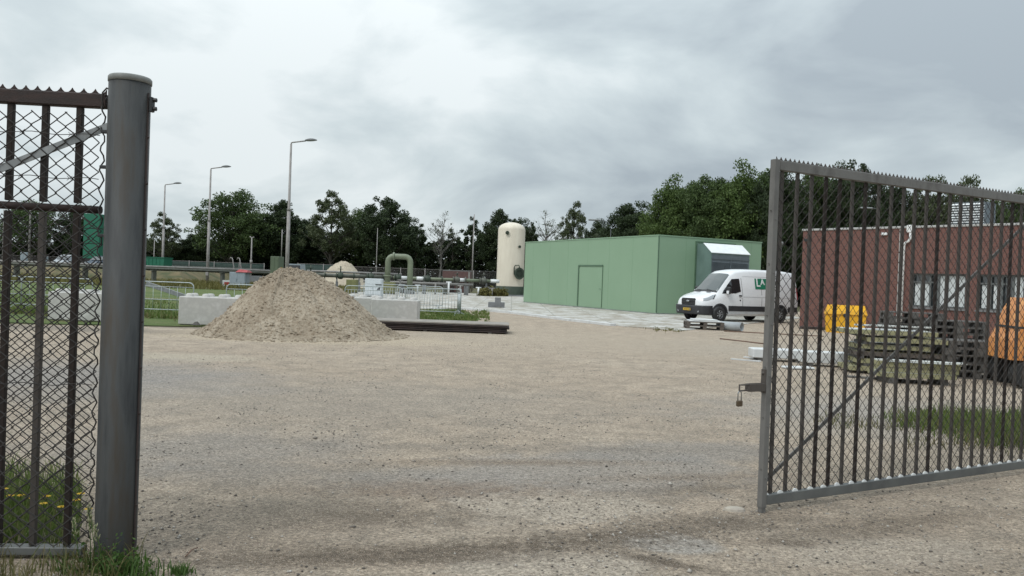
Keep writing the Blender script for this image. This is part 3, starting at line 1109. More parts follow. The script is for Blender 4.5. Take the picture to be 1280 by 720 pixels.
for z_ in (1.75, 2.12, 2.31):
    MB().box(-.02, .03, .02, .045, z_, z_ + .018, bev=.003).build('hinge_clip', m_black, lg)

# ------------------------------------------------------------------ sand pile


PROF_D = [0, .08, .16, .3, .45, .6, .8, 1, 1.12]
PROF_H = [1, .995, .97, .885, .735, .555, .28, .06, 0]


def pile(name, cx, cy, R_l, R_r, R_y, H, mat, seed, nr=90, na=180, amp=.085, clods=1500):
    rng = random.Random(seed)

    def hgt(x, y):
        rx = R_l if x < 0 else R_r
        d = math.hypot(x / rx, y / R_y)
        a = math.atan2(y / R_y, x / rx)
        d *= 1 + .10 * mnoise.noise(Vector((math.cos(a) * 1.3, math.sin(a) * 1.3, seed)))
        if d >= 1.12:
            return -.03
        top = H * float(np.interp(d, PROF_D, PROF_H))
        gul = mnoise.noise(Vector((math.cos(a) * 4, math.sin(a) * 4, seed + 2))) + .6 * mnoise.noise(Vector((math.cos(a) * 9, math.sin(a) * 9, seed + d * 1.5)))
        top += H * .085 * gul * min(1, d * 2.2) * max(0, 1.1 - d)
        f_ = min(1, max(0, 1.15 - d) * 5)
        p_ = Vector((x, y, seed))
        n_ = mnoise.noise(p_ * 1.2) * .8 + mnoise.noise(p_ * 2.7) * .6 + mnoise.noise(p_ * 6) * .5 + abs(mnoise.noise(p_ * 11)) * .55 + mnoise.noise(p_ * 22) * .34
        return max(-.03, top + n_ * amp * f_)
    vs, fs = [], []
    for i in range(nr + 1):
        q_ = (i / nr) ** .9 * 1.13
        for j in range(na):
            a = 2 * math.pi * j / na
            rx = R_l if math.cos(a) < 0 else R_r
            x, y = rx * q_ * math.cos(a), R_y * q_ * math.sin(a)
            vs.append((x, y, hgt(x, y)))
    for i in range(nr):
        for j in range(na):
            fs.append((i * na + j, i * na + (j + 1) % na, (i + 1) * na + (j + 1) % na, (i + 1) * na + j))
    mb = MB()
    mb.add(vs, fs, 0, False)
    for k in range(clods):
        a = rng.uniform(0, 6.283)
        q_ = min(1.16, abs(rng.gauss(.55, .35)) if rng.random() < .7 else rng.uniform(.8, 1.2))
        rx = R_l if math.cos(a) < 0 else R_r
        x, y = rx * q_ * math.cos(a), R_y * q_ * math.sin(a)
        s_ = rng.uniform(.014, .04) * (1.7 if rng.random() < .06 else 1)
        z_ = max(0, hgt(x, y)) + s_ * .2
        V = []
        for (dx, dy, dz) in ((1, 0, 0), (0, 1, 0), (-1, 0, 0), (0, -1, 0), (0, 0, .8), (0, 0, -.7), (.6, .6, .4), (-.6, -.6, .4)):
            r_ = s_ * rng.uniform(.7, 1.35)
            V.append((x + dx * r_, y + dy * r_, z_ + dz * r_))
        mb.add(V, [(0, 6, 4), (6, 1, 4), (0, 1, 6), (1, 2, 4), (2, 7, 4), (7, 3, 4), (2, 3, 7), (3, 0, 4), (1, 0, 5), (2, 1, 5), (3, 2, 5), (0, 3, 5)])
    o = mb.build(name, mat, fix=False)
    o.location = (cx, cy, 0)
    return o


pk = D(364, 20.9)
tag(pile('sand_pile', pk.x, pk.y, 2.0, 2.68, 2.35, 1.66, m_sand, 3, nr=150, na=300), 'large heap of tan sand in front of the concrete blocks', 'sand pile')
pk = D(430, 98)
tag(pile('sand_pile', pk.x, pk.y, 3.7, 2.9, 3, 3.1, m_sandfar, 5, nr=40, na=70, amp=.12, clods=0), 'pale distant sand heap beyond the pipework', 'sand pile')

# ------------------------------------------------------------------ concrete blocks with knobs


def block(px, depth, L, label, rz=0.0, knobs=4, W=.8, H=.8):
    p = D(px, depth)
    t_ = thing('concrete_block', label, 'concrete block', p, rz, 'stacking blocks along the yard edge')
    MB().box(0, L, 0, W, 0, H, bev=.025).build('block_body', m_concrete, t_)
    for r_ in range(2):
        for k in range(knobs):
            c_ = ((k + .5) * L / knobs, W * (.27 + .46 * r_), H)
            o = MB().lathe([(.115, -.001), (.10, .06), (.07, .085), (0, .09)], 14, c=c_).build('knob', m_concrete, t_)
    return t_


block(61, 22.6, 1.7, 'concrete block seen through the left gate mesh', R(-1))
block(224.5, 22.6, 1.85, 'pale concrete block just left of the sand pile', R(1.5))
block(465, 26.6, 1.56, 'concrete block right of the sand pile behind the steel plates', R(1))
block(430, 27.7, 1.25, 'concrete block half hidden by the right slope of the sand pile', R(1), 3)
# dark debris at the foot of the left block
for i, (a, b_, s_) in enumerate(((240, 405.5, .10), (247, 406, .13), (256, 405.5, .09))):
    q = G(a, b_)
    mb = MB().lathe([(0, s_), (s_ * .9, s_ * .75), (s_ * 1.3, .0)], 10, smooth=False)
    mb.v = [(x * (1 + .4 * mnoise.noise(Vector((x * 20, y * 20, i)))), y, z * (1 + .5 * mnoise.noise(Vector((x * 30, y * 30, i + 5))))) for x, y, z in mb.v]
    o = mb.build('soil_clod', m_wooddk)
    o.location = q
    tag(o, ['leftmost dark soil clod below the pale block', 'largest dark soil clod below the pale block', 'dark soil clod nearest the sand pile'][i], 'clod', 'dark clods by the block')

# ------------------------------------------------------------------ steel plates
p0 = G(480, 412.5)
for i in range(5):
    L = 3.72 + (.0, -.02, .03, -.04, .06)[i]
    t = .040
    z0 = .035 + i * .052
    mb = MB().box(-1.2, L - .12 + (.02 * i if i < 4 else 0), 0, 1.35, z0, z0 + t, 0 if i < 4 else 1, bev=.004)
    if i < 4:
        mb.box(-1.2, L - .16, -.012, .02, z0 + .008, z0 + t - .006)
    o = mb.build('steel_plate', [m_steel, m_steeltop])
    o.location = (p0.x, p0.y + .015 * ((i * 7) % 3), 0)
    o.rotation_euler = (0, 0, R(.6 + .25 * ((i * 5) % 3)))
    tag(o, ['lowest dark steel plate of the low stack', 'second dark steel plate from the bottom of the stack', 'middle dark steel plate of the stack', 'dark steel plate just under the dusty top plate',
            'dusty light top plate of the steel stack right of the sand pile'][i], 'steel plate', 'stacked steel plates')
for i, x_ in enumerate((-.6, 1.2, 3.1)):
    o = MB().box(-.05, .05, .02, 1.2, 0, .034).build('timber_bearer', m_wooddk)
    o.location = (p0.x + x_, p0.y, 0)
    tag(o, ['timber bearer under the plates, hidden end by the sand', 'timber bearer under the middle of the steel plates', 'timber bearer under the right end of the steel plates'][i], 'bearer', 'bearers below the steel plates')

# ------------------------------------------------------------------ crowd barriers


def barrier(L=2.3, H=1.1, sp=.13, dense=True):
    t_ = thing('crowd_barrier', '', 'crowd barrier', (0, 0, 0), 0, 'crowd barriers along the grass')
    r_ = .019
    pts_ = [(.0, 0, .12), (0, 0, H - .15)] + [(.15 - .15 * math.cos(a), 0, H - .15 + .15 * math.sin(a)) for a in (R(30), R(60))] + [(.15, 0, H), (L - .15, 0, H)] + \
        [(L - .15 + .15 * math.sin(a), 0, H - .15 + .15 * math.cos(a)) for a in (R(30), R(60))] + [(L, 0, H - .15), (L, 0, .12)]
    fr = MB().tube(pts_, r_, 8)
    fr.tube([(0, 0, .16), (L, 0, .16)], r_ * .9, 8)
    fr.tube([(0.01, 0, H - .16), (L - .01, 0, H - .16)], r_ * .6, 6)
    if not dense:
        fr.tube([(0.01, 0, .5), (L - .01, 0, .5)], r_ * .7, 6)
    fr.build('frame', m_barrier, t_)
    n = int(L / sp)
    b0 = None
    for k in range(1, n):
        if b0 is None:
            b0 = MB().tube([(0, 0, .17), (0, 0, H - .16)], .008, 6).build('rail_bar', m_barrier, t_)
            o = b0
        else:
            o = b0.copy()
            COL.objects.link(o)
            o.parent = t_
        o.location = (k * L / n, 0, 0)
    for x_ in (.22, L - .22):
        f_ = MB().tube([(x_, -.28, .015), (x_, -.05, .12), (x_, .05, .12), (x_, .28, .015)], .015, 6)
        f_.tube([(x_, 0, .11), (x_, 0, .17)], .014, 6)
        f_.build('foot', m_barrier, t_)
    return t_


wide = barrier(2.45, 1.1, .27, False)
spots = [(-62, 27.6, 1, 'crowd barrier at the left edge seen through the gate'), (28, 27.4, -1, 'crowd barrier behind the mesh left of the concrete block'),
         (152, 27.2, 1.5, 'crowd barrier between the gate post and the left block'), (284, 27.4, -1, 'crowd barrier partly hidden by the left of the sand pile')]
for i, (px, d, rz, lb) in enumerate(spots):
    o = wide if i == 0 else copy_tree(wide)
    o.location = D(px, d)
    o.rotation_euler.z = R(rz)
    o['label'] = lb
dn = barrier(2.35, 1.12, .125, True)
spots = [(508, 33.8, -3, 'nearest densely barred crowd barrier above the steel plates'), (432, 33.0, 3, 'densely barred crowd barrier half behind the sand pile'),
         (455, 43, 2, 'far crowd barrier in front of the white cabinet'), (497, 41, -2, 'crowd barrier beyond the nearest dense one on the paving')]
for i, (px, d, rz, lb) in enumerate(spots):
    o = dn if i == 0 else copy_tree(dn)
    o.location = D(px, d)
    o.rotation_euler.z = R(rz)
    o['label'] = lb
last = copy_tree(dn)
last.location = D(577, 33.6)
last.rotation_euler.z = R(97)
last['label'] = 'end barrier turned edge on at the right of the row'
# grey board leaning against the left barrier
bd = MB().box(0, 2.1, 0, .05, 0, .16, bev=.008).build('plank', m_galv)
q = D(182, 28.2)
bd.location = (q.x, q.y, .93)
bd.rotation_euler = (0, R(17), R(2))
tag(bd, 'grey plank leaning down across the barrier by the left block', 'plank')

# ------------------------------------------------------------------ green building
GA = D(821.5, 43.8)
ang_l = math.atan2(14.0, -7.1)
ul = Vector((math.cos(ang_l), math.sin(ang_l), 0))      # along the long left face, away from the near corner
ur = Vector((ul.y, -ul.x, 0))                            # along the right face, away
if ur.y < 0:
    ur = -ur
LEN_L = hit(656, 330, GA, ul)[0]
LEN_R = hit(951.5, 320, GA, ur)[0]
HB = Zat(822, 294.5, GA.y)
b_ = thing('green_building', 'long flat roofed pale green windowless plant building', 'building', GA, math.atan2(ur.y, ur.x))
# local x along ur (right face, y=0 plane faces camera right), local y along ul
sgn = 1 if abs((Vector((-math.sin(b_.rotation_euler.z), math.cos(b_.rotation_euler.z), 0)) - ul).length) < .1 else -1
mb = MB()
mb.box(0, LEN_R, 0, LEN_L, 0, HB)
mb.build('wall', m_green, b_)
MB().box(-.03, LEN_R + .03, -.03, LEN_L + .03, HB + .003, HB + .06).build('roof', m_green, b_)
MB().box(-.025, LEN_R + .025, -.025, LEN_L + .025, .0, .07).build('plinth', m_concrete_d, b_)
cs = MB().box(-.02, .03, -.02, .03, .112, HB - .002)
cs.build('corner_trim', m_greendk, b_)
m_greenseam = M('green_seam', (.185, .31, .19), (.175, .295, .18), 3, .5)
s_ = 2.4
while s_ < LEN_L - .5:
    MB().box(-.004, .01, s_ - .005, s_ + .005, .115, HB - .01).build('panel_seam', m_greenseam, b_)
    s_ += 2.4
s_ = 1.9
while s_ < LEN_R - .3:
    MB().box(s_ - .005, s_ + .005, -.004, .01, .115, HB - .01).build('panel_seam', m_greenseam, b_)
    s_ += 2.4
d0, dz = hit(753.5, 333, GA, ul)
d1, _ = hit(724.5, 333, GA, ul)
dr = MB().box(-.012, .02, d0, d1, .112, dz, bev=.004).build('door', m_green, b_)
fr = MB()
fr.box(-.05, .02, d1 + .002, d1 + .10, .112, dz + .09)
fr.box(-.05, .02, d0 - .05, d1 + .0, dz + .002, dz + .09)
fr.box(-.03, .02, d0 - .05, d0 - .002, .112, dz)
fr.build('frame', m_greendk, dr)
hn = MB().tube([(-.018, d0 + .12, 1.25), (-.06, d0 + .12, 1.25), (-.06, d0 + .26, 1.25)], .012, 6)
hn.build('handle', m_greendk, dr)
# air intake hood on the right face
h0, hz = hit(871, 303.5, GA, ur)
h1, _ = hit(918, 307, GA, ur)
hz = HB - .30
pr = 1.25
hd = MB()
prof = [(.0, .75), (.0, hz), (-.62, hz), (-pr, hz - .52), (-pr, 1.05), (-.9, .75)]
vs = [(h0, y, z) for y, z in prof] + [(h1, y, z) for y, z in prof]
n = len(prof)
fs = [tuple(range(n)), tuple(range(2 * n - 1, n - 1, -1))] + [(i, (i + 1) % n, (i + 1) % n + n, i + n) for i in range(n)]
hd.add([(x, y - .002, z) for x, y, z in vs], fs)
hood = hd.build('air_hood', m_hoodside, b_)
MB().add([(h0 - .03, -.60, hz + .012), (h1 + .03, -.60, hz + .012), (h1 + .03, -pr - .05, hz - .53), (h0 - .03, -pr - .05, hz - .53),
          (h0 - .03, -.60, hz + .03), (h1 + .03, -.60, hz + .03), (h1 + .03, -pr - .05, hz - .50), (h0 - .03, -pr - .05, hz - .50)],
         [(0, 1, 2, 3), (7, 6, 5, 4), (0, 4, 5, 1), (1, 5, 6, 2), (2, 6, 7, 3), (3, 7, 4, 0)]).build('sloping_sheet', m_white, hood)
lv = MB()
lv.box(h0 + .05, h1 - .05, -pr - .012, -pr - .003, 1.1, hz - .60)
z_ = 1.2
while z_ < hz - .95:
    lv.add([(h0 + .08, -pr - .014, z_), (h1 - .08, -pr - .014, z_), (h1 - .08, -pr - .05, z_ - .03), (h0 + .08, -pr - .05, z_ - .03)], [(0, 1, 2, 3)])
    z_ += .055
lv.box((h0 + h1) / 2 - .03, (h0 + h1) / 2 + .03, -pr - .06, -pr - .012, 1.1, hz - .87)
lv.box(h0 + .02, h1 - .02, -pr - .05, -pr - .012, hz - .86, hz - .82)
lv.build('louvre', m_louvre, hood)
MB().box(h0 - .09, h0 - .005, -.06, .01, .12, hz + .08).build('edge_trim', m_greendk, hood)
MB().box(h0 - .09, h1 + .08, -.06, .01, hz + .082, hz + .14).build('edge_trim', m_greendk, hood)

# ------------------------------------------------------------------ van
VX = [0.0, .06, .16, .35, .60, .92, 1.15, 1.45, 1.78, 2.1, 2.6, 3.2, 4.2, 5.2, 5.75, 5.93, 5.98]
#        hw    zb   zsh(belt) ztop  uw(top half width)
VS = {0.0: (.74, .36, .70, .98, .66), .06: (.86, .33, .72, 1.03, .74), .16: (.94, .30, .76, 1.10, .80), .35: (.985, .29, .86, 1.19, .84), .60: (1.01, .28, .92, 1.275, .86), .92: (1.025, .28, 1.0, 1.36, .87),
      1.15: (1.03, .28, 1.08, 1.62, .80), 1.45: (1.03, .28, 1.12, 1.94, .755), 1.78: (1.03, .28, 1.16, 2.24, .735), 2.1: (1.03, .28, 1.2, 2.40, .74), 2.6: (1.03, .28, 1.2, 2.475, .76),
      3.2: (1.03, .28, 1.2, 2.50, .78), 4.2: (1.03, .28, 1.2, 2.505, .78), 5.2: (1.03, .28, 1.2, 2.49, .77), 5.75: (1.02, .30, 1.2, 2.44, .75), 5.93: (.99, .36, 1.2, 2.34, .72), 5.98: (.93, .45, 1.2, 2.2, .68)}


def vsec(x):
    hw, zb, zs, zt, uw = VS[x]
    dzt = min(.16, (zt - zs) * .35)
    return [(0, zb), (hw * .9, zb), (hw * .985, zb + .09), (hw, (zb + zs) / 2), (hw, zs), (hw * .6 + uw * .4, zs + (zt - zs) * .42), (uw + .035, zt - dzt), (uw, zt - dzt * .62), (uw - .07, zt - dzt * .25), (uw * .6, zt - .02), (0, zt)]


def yside(x, z):
    """half width of the van's skin at station x (front = 0), height z"""
    i = max(k for k in range(len(VX)) if VX[k] <= x)
    i = min(i, len(VX) - 2)
    t_ = (x - VX[i]) / (VX[i + 1] - VX[i])

    def at(xx):
        s = vsec(xx)[1:9]
        for a, b2 in zip(s, s[1:]):
            if a[1] <= z <= b2[1]:
                return a[0] + (b2[0] - a[0]) * (z - a[1]) / max(1e-6, b2[1] - a[1])
        return s[-1][0] if z > s[-1][1] else s[0][0]
    return at(VX[i]) * (1 - t_) + at(VX[i + 1]) * t_


wa = R(27)
fc = Vector((-math.cos(wa), -math.sin(wa), 0))
lf = Vector((fc.y * -1, fc.x, 0))      # the van's left
axle = D(899, 36.9)                     # near front wheel
org = axle + fc * 1.0 - lf * .93       # nose centre on the ground
# local frame: x = backwards from the nose, y = to the van's LEFT must face the camera
van = thing('van', 'white panel van with green side sign parked by the green building', 'van', (org.x, org.y, .03), math.atan2(-fc.y, -fc.x))
# with x backwards and z up, +y is the van's right, so the visible (left) side is y < 0
LS = -1
body = MB()
ring = []
for x in VX:
    s = vsec(x)
    full = [(y, z) for y, z in s] + [(-y, z) for y, z in reversed(s[1:-1])]
    ring.append([(x, y, z) for y, z in full])
n = len(ring[0])
vs = [p for r_ in ring for p in r_]
fs = []
for i in range(len(VX) - 1):
    for j in range(n):
        fs.append((i * n + j, i * n + (j + 1) % n, (i + 1) * n + (j + 1) % n, (i + 1) * n + j))
fs += [tuple(range(n)), tuple((len(VX) - 1) * n + j for j in range(n))]
body.add(vs, fs, 0, True)
bo = body.build('body', m_vanwhite, van)
es = bo.modifiers.new('edge', 'EDGE_SPLIT')
es.split_angle = R(38)


def skin(name, out, side, mat, off=.008, parent=van, nsub=6):
    """a thin patch lying on the van side; out = outline in (x,z)"""
    import bmesh
    bm = bmesh.new()
    vv = [bm.verts.new((x, 0, z)) for x, z in out]
    bm.faces.new(vv)
    xs = [p[0] for p in out]
    zs = [p[1] for p in out]
    for k in range(1, nsub):
        zc = min(zs) + (max(zs) - min(zs)) * k / nsub
        bmesh.ops.bisect_plane(bm, geom=bm.verts[:] + bm.edges[:] + bm.faces[:], plane_co=(0, 0, zc), plane_no=(0, 0, 1))
    for xc in VX[1:-1]:
        if min(xs) < xc < max(xs):
            bmesh.ops.bisect_plane(bm, geom=bm.verts[:] + bm.edges[:] + bm.faces[:], plane_co=(xc, 0, 0), plane_no=(1, 0, 0))
    for v0 in bm.verts:
        v0.co.y = side * (yside(v0.co.x, v0.co.z) + off)
    bmesh.ops.recalc_face_normals(bm, faces=bm.faces)
    me = bpy.data.meshes.new(name)
    bm.to_mesh(me)
    bm.free()
    me.materials.append(mat)
    o = bpy.data.objects.new(name, me)
    COL.objects.link(o)
    o.parent = parent
    so_ = o.modifiers.new('thick', 'SOLIDIFY')
    so_.thickness = off * .8
    so_.offset = 0
    return o


def arc(cx, cz, r, a0, a1, n=10):
    return [(cx + r * math.cos(R(a0 + (a1 - a0) * k / n)), cz + r * math.sin(R(a0 + (a1 - a0) * k / n))) for k in range(n + 1)]


WB = (1.0, 4.75)
for side in (-1, 1):
    skin('side_window', [(1.17, 1.30), (1.30, 1.45), (1.83, 1.99), (2.25, 2.02), (2.27, 1.42), (1.95, 1.33)], side, m_winglass)
    skin('door_seam', [(2.36, .5), (2.375, .5), (2.375, 2.06), (2.36, 2.06)], side, m_black, .004)
    skin('door_seam', [(3.55, .55), (3.565, .55), (3.565, 2.1), (3.55, 2.1)], side, m_cladding, .004)
    skin('crease_shade_line', [(2.4, 1.17), (5.8, 1.17), (5.8, 1.185), (2.4, 1.185)], side, m_sill, .004)  # flat grey strip paints the shade line of a pressed crease
    skin('crease_shade_line', [(2.45, 2.13), (5.7, 2.13), (5.7, 2.142), (2.45, 2.142)], side, m_sill, .004)
    skin('side_moulding', [(1.52, .50), (4.25, .50), (4.25, .74), (1.50, .74)], side, m_cladding, .016)
    skin('side_moulding', [(5.24, .50), (5.9, .50), (5.9, .74), (5.26, .74)], side, m_cladding, .016)
    skin('sill_panel', [(1.5, .37), (4.27, .37), (4.27, .48), (1.52, .48)], side, m_sill, .012)
    for cx in WB:
        skin('wheel_arch', arc(cx, .36, .485, -6, 186, 14) + arc(cx, .36, .40, 186, -6, 14), side, m_cladding, .020)
        ad_ = MB().lathe([(.0, -.004), (.405, -.004), (.405, .004), (0, .004)], 28, axis='y', c=(cx, side * 1.036, .36))
        ad_.build('wheel_well', m_black, van)
        wh = MB()
        prof = [(.19, -.10), (.30, -.105), (.335, -.08), (.345, 0), (.335, .08), (.30, .105), (.19, .10)]
        wh.lathe(prof, 32, axis='y')
        wo = thing('wheel', '', '', (cx, side * .955, .335))
        wo.parent = van
        wh.build('tyre', m_tyre, wo)
        rm = MB().lathe([(.0, .085 * side), (.05, .09 * side), (.07, .06 * side), (.16, .055 * side), (.185, .095 * side), (.20, .098 * side), (.20, -.05 * side)], 28, axis='y')
        for k in range(7):
            a = k * 2 * math.pi / 7
            c_, s_ = math.cos(a), math.sin(a)
            rm.tube([(.04 * c_, .082 * side, .04 * s_), (.175 * c_, .09 * side, .175 * s_)], .018, 6)
        rm.build('rim', m_rim, wo)
    skin('door_handle', [(2.12, 1.20), (2.30, 1.20), (2.30, 1.25), (2.12, 1.25)], side, m_black, .03)
    skin('fuel_flap', [(2.18, .98), (2.25, .98), (2.25, 1.04), (2.18, 1.04)], side, m_black, .006)
    mr = MB()
    y0 = side * yside(1.42, 1.4)
    mr.box(1.34, 1.52, min(y0 + side * .09, y0 + side * .30), max(y0 + side * .09, y0 + side * .30), 1.28, 1.62, bev=.05)
    mr.tube([(1.44, y0 - side * .02, 1.33), (1.43, y0 + side * .12, 1.36)], .04, 8)
    mo = mr.build('door_mirror', m_black, van)
    MB().box(1.325, 1.345, min(y0 + side * .13, y0 + side * .28), max(y0 + side * .13, y0 + side * .28), 1.30, 1.44, bev=.004).build('mirror_cap', m_vanwhite, mo)
    # headlight wraps the corner
    skin('headlight', [(.10, .93), (.30, .94), (.62, 1.05), (.80, 1.22), (.70, 1.225), (.40, 1.10), (.10, 1.02)], side, m_light, .010)
    skin('headlight_surround', [(.60, 1.02), (.66, 1.04), (.85, 1.245), (.80, 1.245)], side, m_black, .014)
    skin('tail_light', [(5.86, 1.1), (5.97, 1.1), (5.97, 1.7), (5.86, 1.7)], side, m_red, .008)
    skin('side_marker', [(.30, .50), (.42, .50), (.42, .55), (.30, .55)], side, m_light, .025)


def vfront(x_of, out, name, mat, off, parent=van, th=.006):
    """patch on the nose: outline in (y,z), x from a function"""
    mb = MB()
    N = len(out)
    vs = [(x_of(y, z) - off, y, z) for y, z in out] + [(x_of(y, z) - off + th, y, z) for y, z in out]
    mb.add(vs, [tuple(range(N)), tuple(range(2 * N - 1, N - 1, -1))] + [(i, (i + 1) % N, (i + 1) % N + N, i + N) for i in range(N)])
    return mb.build(name, mat, parent)


# bumper wraps round the nose
bp_ = MB()


def bumper_pt(u, v):
    y = (u * 2 - 1)
    a = abs(y)
    # plan curve of the nose
    yy = math.copysign(min(1.045, a * 1.08), y)
    xx = -.05 + .03 * a * a + (0.16 * max(0, (a - .62) / .38) ** 2)
    if a > .9:
        xx += (a - .9) / .1 * .42
    z = .30 + v * .42
    xx += .05 * (1 - v) ** 2
    return (xx, yy, z)


bp_.grid(bumper_pt, 40, 6)
bo2 = bp_.build('bumper', m_cladding, van)
sld = bo2.modifiers.new('thick', 'SOLIDIFY')
sld.thickness = .03
fx = lambda y, z: -.005 + .10 * (abs(y) / .8) ** 2.5
gr = vfront(lambda y, z: fx(y, z), [(-.50, .76), (-.40, .68), (.40, .68), (.50, .76), (.50, .98), (.42, 1.04), (-.42, 1.04), (-.50, .98)], 'grille', m_black, .025, th=.05)
gb = MB()
for z_ in (.76, .84, .92):
    gb.tube([(fx(y, z_) - .03, y, z_) for y in (-.44, -.22, 0, .22, .44)], .012, 6)
gb.build('grille_bar', m_cladding, gr)
MB().lathe([(.0, -.01), (.075, -.008), (.075, .004), (0, .006)], 20, axis='x', c=(0, 0, 0)).build('emblem', m_chrome, gr)
em = [o for o in gr.children if o.name.startswith('emblem')][0]
em.location = (-.045, 0, .90)
em.scale = (1, 1.5, .62)
vfront(lambda y, z: -.06, [(-.26, .47), (.26, .47), (.26, .58), (-.26, .58)], 'licence_plate', m_plate, .02, th=.015)
pb = MB().box(-.0835, -.081, -.25, -.215, .475, .575)
pb.build('plate_band', m_blue, van)
pt_ = MB()
for k, y in enumerate((.16, .10, .02, -.04, -.12, -.18)):
    pt_.box(-.0835, -.081, y - .016, y + .016, .495, .555)
# number left illegible, as in the photograph: only the dark blurs of digits
pt_.build('plate_digits', m_black, van)
for s in (-1, 1):
    MB().lathe([(0, -.012), (.055, -.01), (.065, .005), (.065, .03)], 14, axis='x', c=(.015 - .02, s * .70, .45)).build('fog_light', m_light, van)
# windscreen on the sloping front
ws = MB()


def wsp(u, v):
    x0, z0 = .955, 1.385
    x1, z1 = 1.80, 2.245
    t_ = v
    x = x0 + (x1 - x0) * t_
    hwz = .83 - .13 * t_
    y = (u * 2 - 1) * hwz
    # skin height at this station
    i = max(k for k in range(len(VX)) if VX[k] <= x)
    q = (x - VX[i]) / (VX[i + 1] - VX[i])
    sec0, sec1 = vsec(VX[i]), vsec(VX[i + 1])

    def top(sec, y):
        s = sec[6:]
        for a, b2 in zip(s, s[1:]):
            if b2[0] <= abs(y) <= a[0]:
                return a[1] + (b2[1] - a[1]) * (a[0] - abs(y)) / max(1e-6, a[0] - b2[0])
        return s[0][1]
    z = top(sec0, y) * (1 - q) + top(sec1, y) * q
    return (x - .010, y, z + .010)


ws.grid(wsp, 16, 12)
wo_ = ws.build('windscreen', m_windsc, van)
dk = MB()
dk.grid(lambda u, v: tuple(a + b2 for a, b2 in zip(wsp(u, -.02 + .07 * v), (-.004, 0, .006))), 16, 2)
dk.build('windscreen_edge', m_black, wo_)
for y in (-.45, .25):
    MB().tube([tuple(a + b2 for a, b2 in zip(wsp((y + .83) / 1.66, .03), (-.012, 0, .015))), tuple(a + b2 for a, b2 in zip(wsp((y + .83) / 1.66 + .22, .07), (-.012, 0, .015)))], .008, 5).build('wiper', m_black, wo_)
for y in (-.42, .3):
    MB().add([(.78, y - .16, 1.345), (.78, y + .16, 1.345), (.86, y + .16, 1.368), (.86, y - .16, 1.368)], [(0, 1, 2, 3)]).build('bonnet_vent', m_black, van)
MB().tube([(2.3, .25, 2.44), (2.36, .25, 2.62)], .008, 6).build('aerial', m_black, van)
# no cab interior: the glass is dark and mirrors the sky
MB().box(-.06 + 5.98, 6.06, -.93, .93, .40, .58, bev=.03).build('rear_bumper', m_cladding, van)
# side sign with lettering
for side in (-1,):
    sg = skin('side_sign', [(3.18, 1.56), (4.42, 1.56), (4.42, 2.06), (3.18, 2.06)], side, m_signgreen, .010)
    ang = math.atan2(yside(3.8, 1.56) - yside(3.8, 2.06), .5)
    for (txt, sz, x_, z_) in (('L', .40, 3.24, 1.69), ('A', .27, 3.53, 1.78), ('o', .34, 4.08, 1.69)):
        cu = bpy.data.curves.new('lettering', 'FONT')
        cu.body = txt
        cu.size = sz * 1.38
        cu.extrude = .003
        cu.offset = .010
        cu.materials.append(m_signwhite)
        to_ = bpy.data.objects.new('lettering', cu)
        COL.objects.link(to_)
        bpy.context.view_layer.update()
        me_ = bpy.data.meshes.new_from_object(to_.evaluated_get(bpy.context.evaluated_depsgraph_get()))
        bpy.data.objects.remove(to_)
        o = bpy.data.objects.new('lettering', me_)
        COL.objects.link(o)
        o.parent = sg
        o.location = (x_, side * (yside(x_, z_) + .020), z_)
        # text faces -y (the visible side), reading towards +x
        o.rotation_euler = (R(90) - ang, 0, 0)

# ------------------------------------------------------------------ pallet, slabs and pipe in front of the van


def pallet(L=1.25, W=.85, mat=m_wood, nboards=7):
    t_ = thing('pallet', '', 'pallet')
    tp = MB()
    for k in range(nboards):
        y = k * (W - .10) / (nboards - 1)
        tp.box(0, L, y, y + .095, .122, .144)
    tp.build('deck_board', mat, t_)
    for y in (.0, W / 2 - .05, W - .1):
        rn = MB().box(0, L, y + .004, y + .096, .0, .022)
        for x in (0, L / 2 - .07, L - .14):
            rn.box(x, x + .14, y, y + .1, .0222, .10)
        rn.build('runner', mat, t_)
    st_ = MB()
    for x in (0.0, L / 2 - .07, L - .14):
        st_.box(x + .004, x + .136, .002, W - .002, .1002, .1218)
    st_.build('stringer', mat, t_)
    return t_


pz = G(857.5, 411.5)
pa = pallet(1.38, .9, m_wood)
for i in range(2):
    o = pa if i == 0 else copy_tree(pa)
    o.location = (pz.x + .03 * i, pz.y + .02 * i, .146 * i)
    o.rotation_euler.z = R(-6 + 2 * i)
    o['label'] = ['lower weathered pallet on the ground in front of the van', 'upper weathered pallet carrying pale slabs in front of the van'][i]
    o['group'] = 'pallets before the van'
for i in range(2):
    o = MB().box(0, 1.2 - .3 * i, 0, .8, 0, .045, bev=.008).build('paving_slab', m_slab)
    o.location = (pz.x + .12 + .16 * i, pz.y + .06, .294 + i * .048)
    o.rotation_euler.z = R(-5 + i * 2)
    tag(o, ['lower pale slab on the pallets before the van', 'upper shorter pale slab on the pallets before the van'][i], 'slab', 'slabs on the pallet')
q = G(905, 413)
pv_ = thing('drain_pipe', 'short grey plastic pipe lying beside the pallet', 'pipe', (q.x - .05, q.y + .2, .17), R(-42))
po = MB().lathe([(.165, 0), (.165, .95), (.150, .95), (.150, .02)], 28, axis='x', c=(-.12, 0, 0))
po.build('pipe_wall', m_pipepvc, pv_)

# ------------------------------------------------------------------ brick building
BA = D(1001, 35.6)
BB = D(1290, 28.6)
ub = (BB - BA).normalized()
LB = 13.5
bb = thing('brick_building', 'low flat roofed red brick building with white downpipe behind the gate', 'building', BA, math.atan2(ub.y, ub.x))
HBk = 4.25
w0, wz1 = hit(1139, 341.5, BA, ub)
w1, wz0 = hit(1206, 386.5, BA, ub)
w2, _ = hit(1222, 342, BA, ub)
w3 = w2 + (w1 - w0) * 1.15
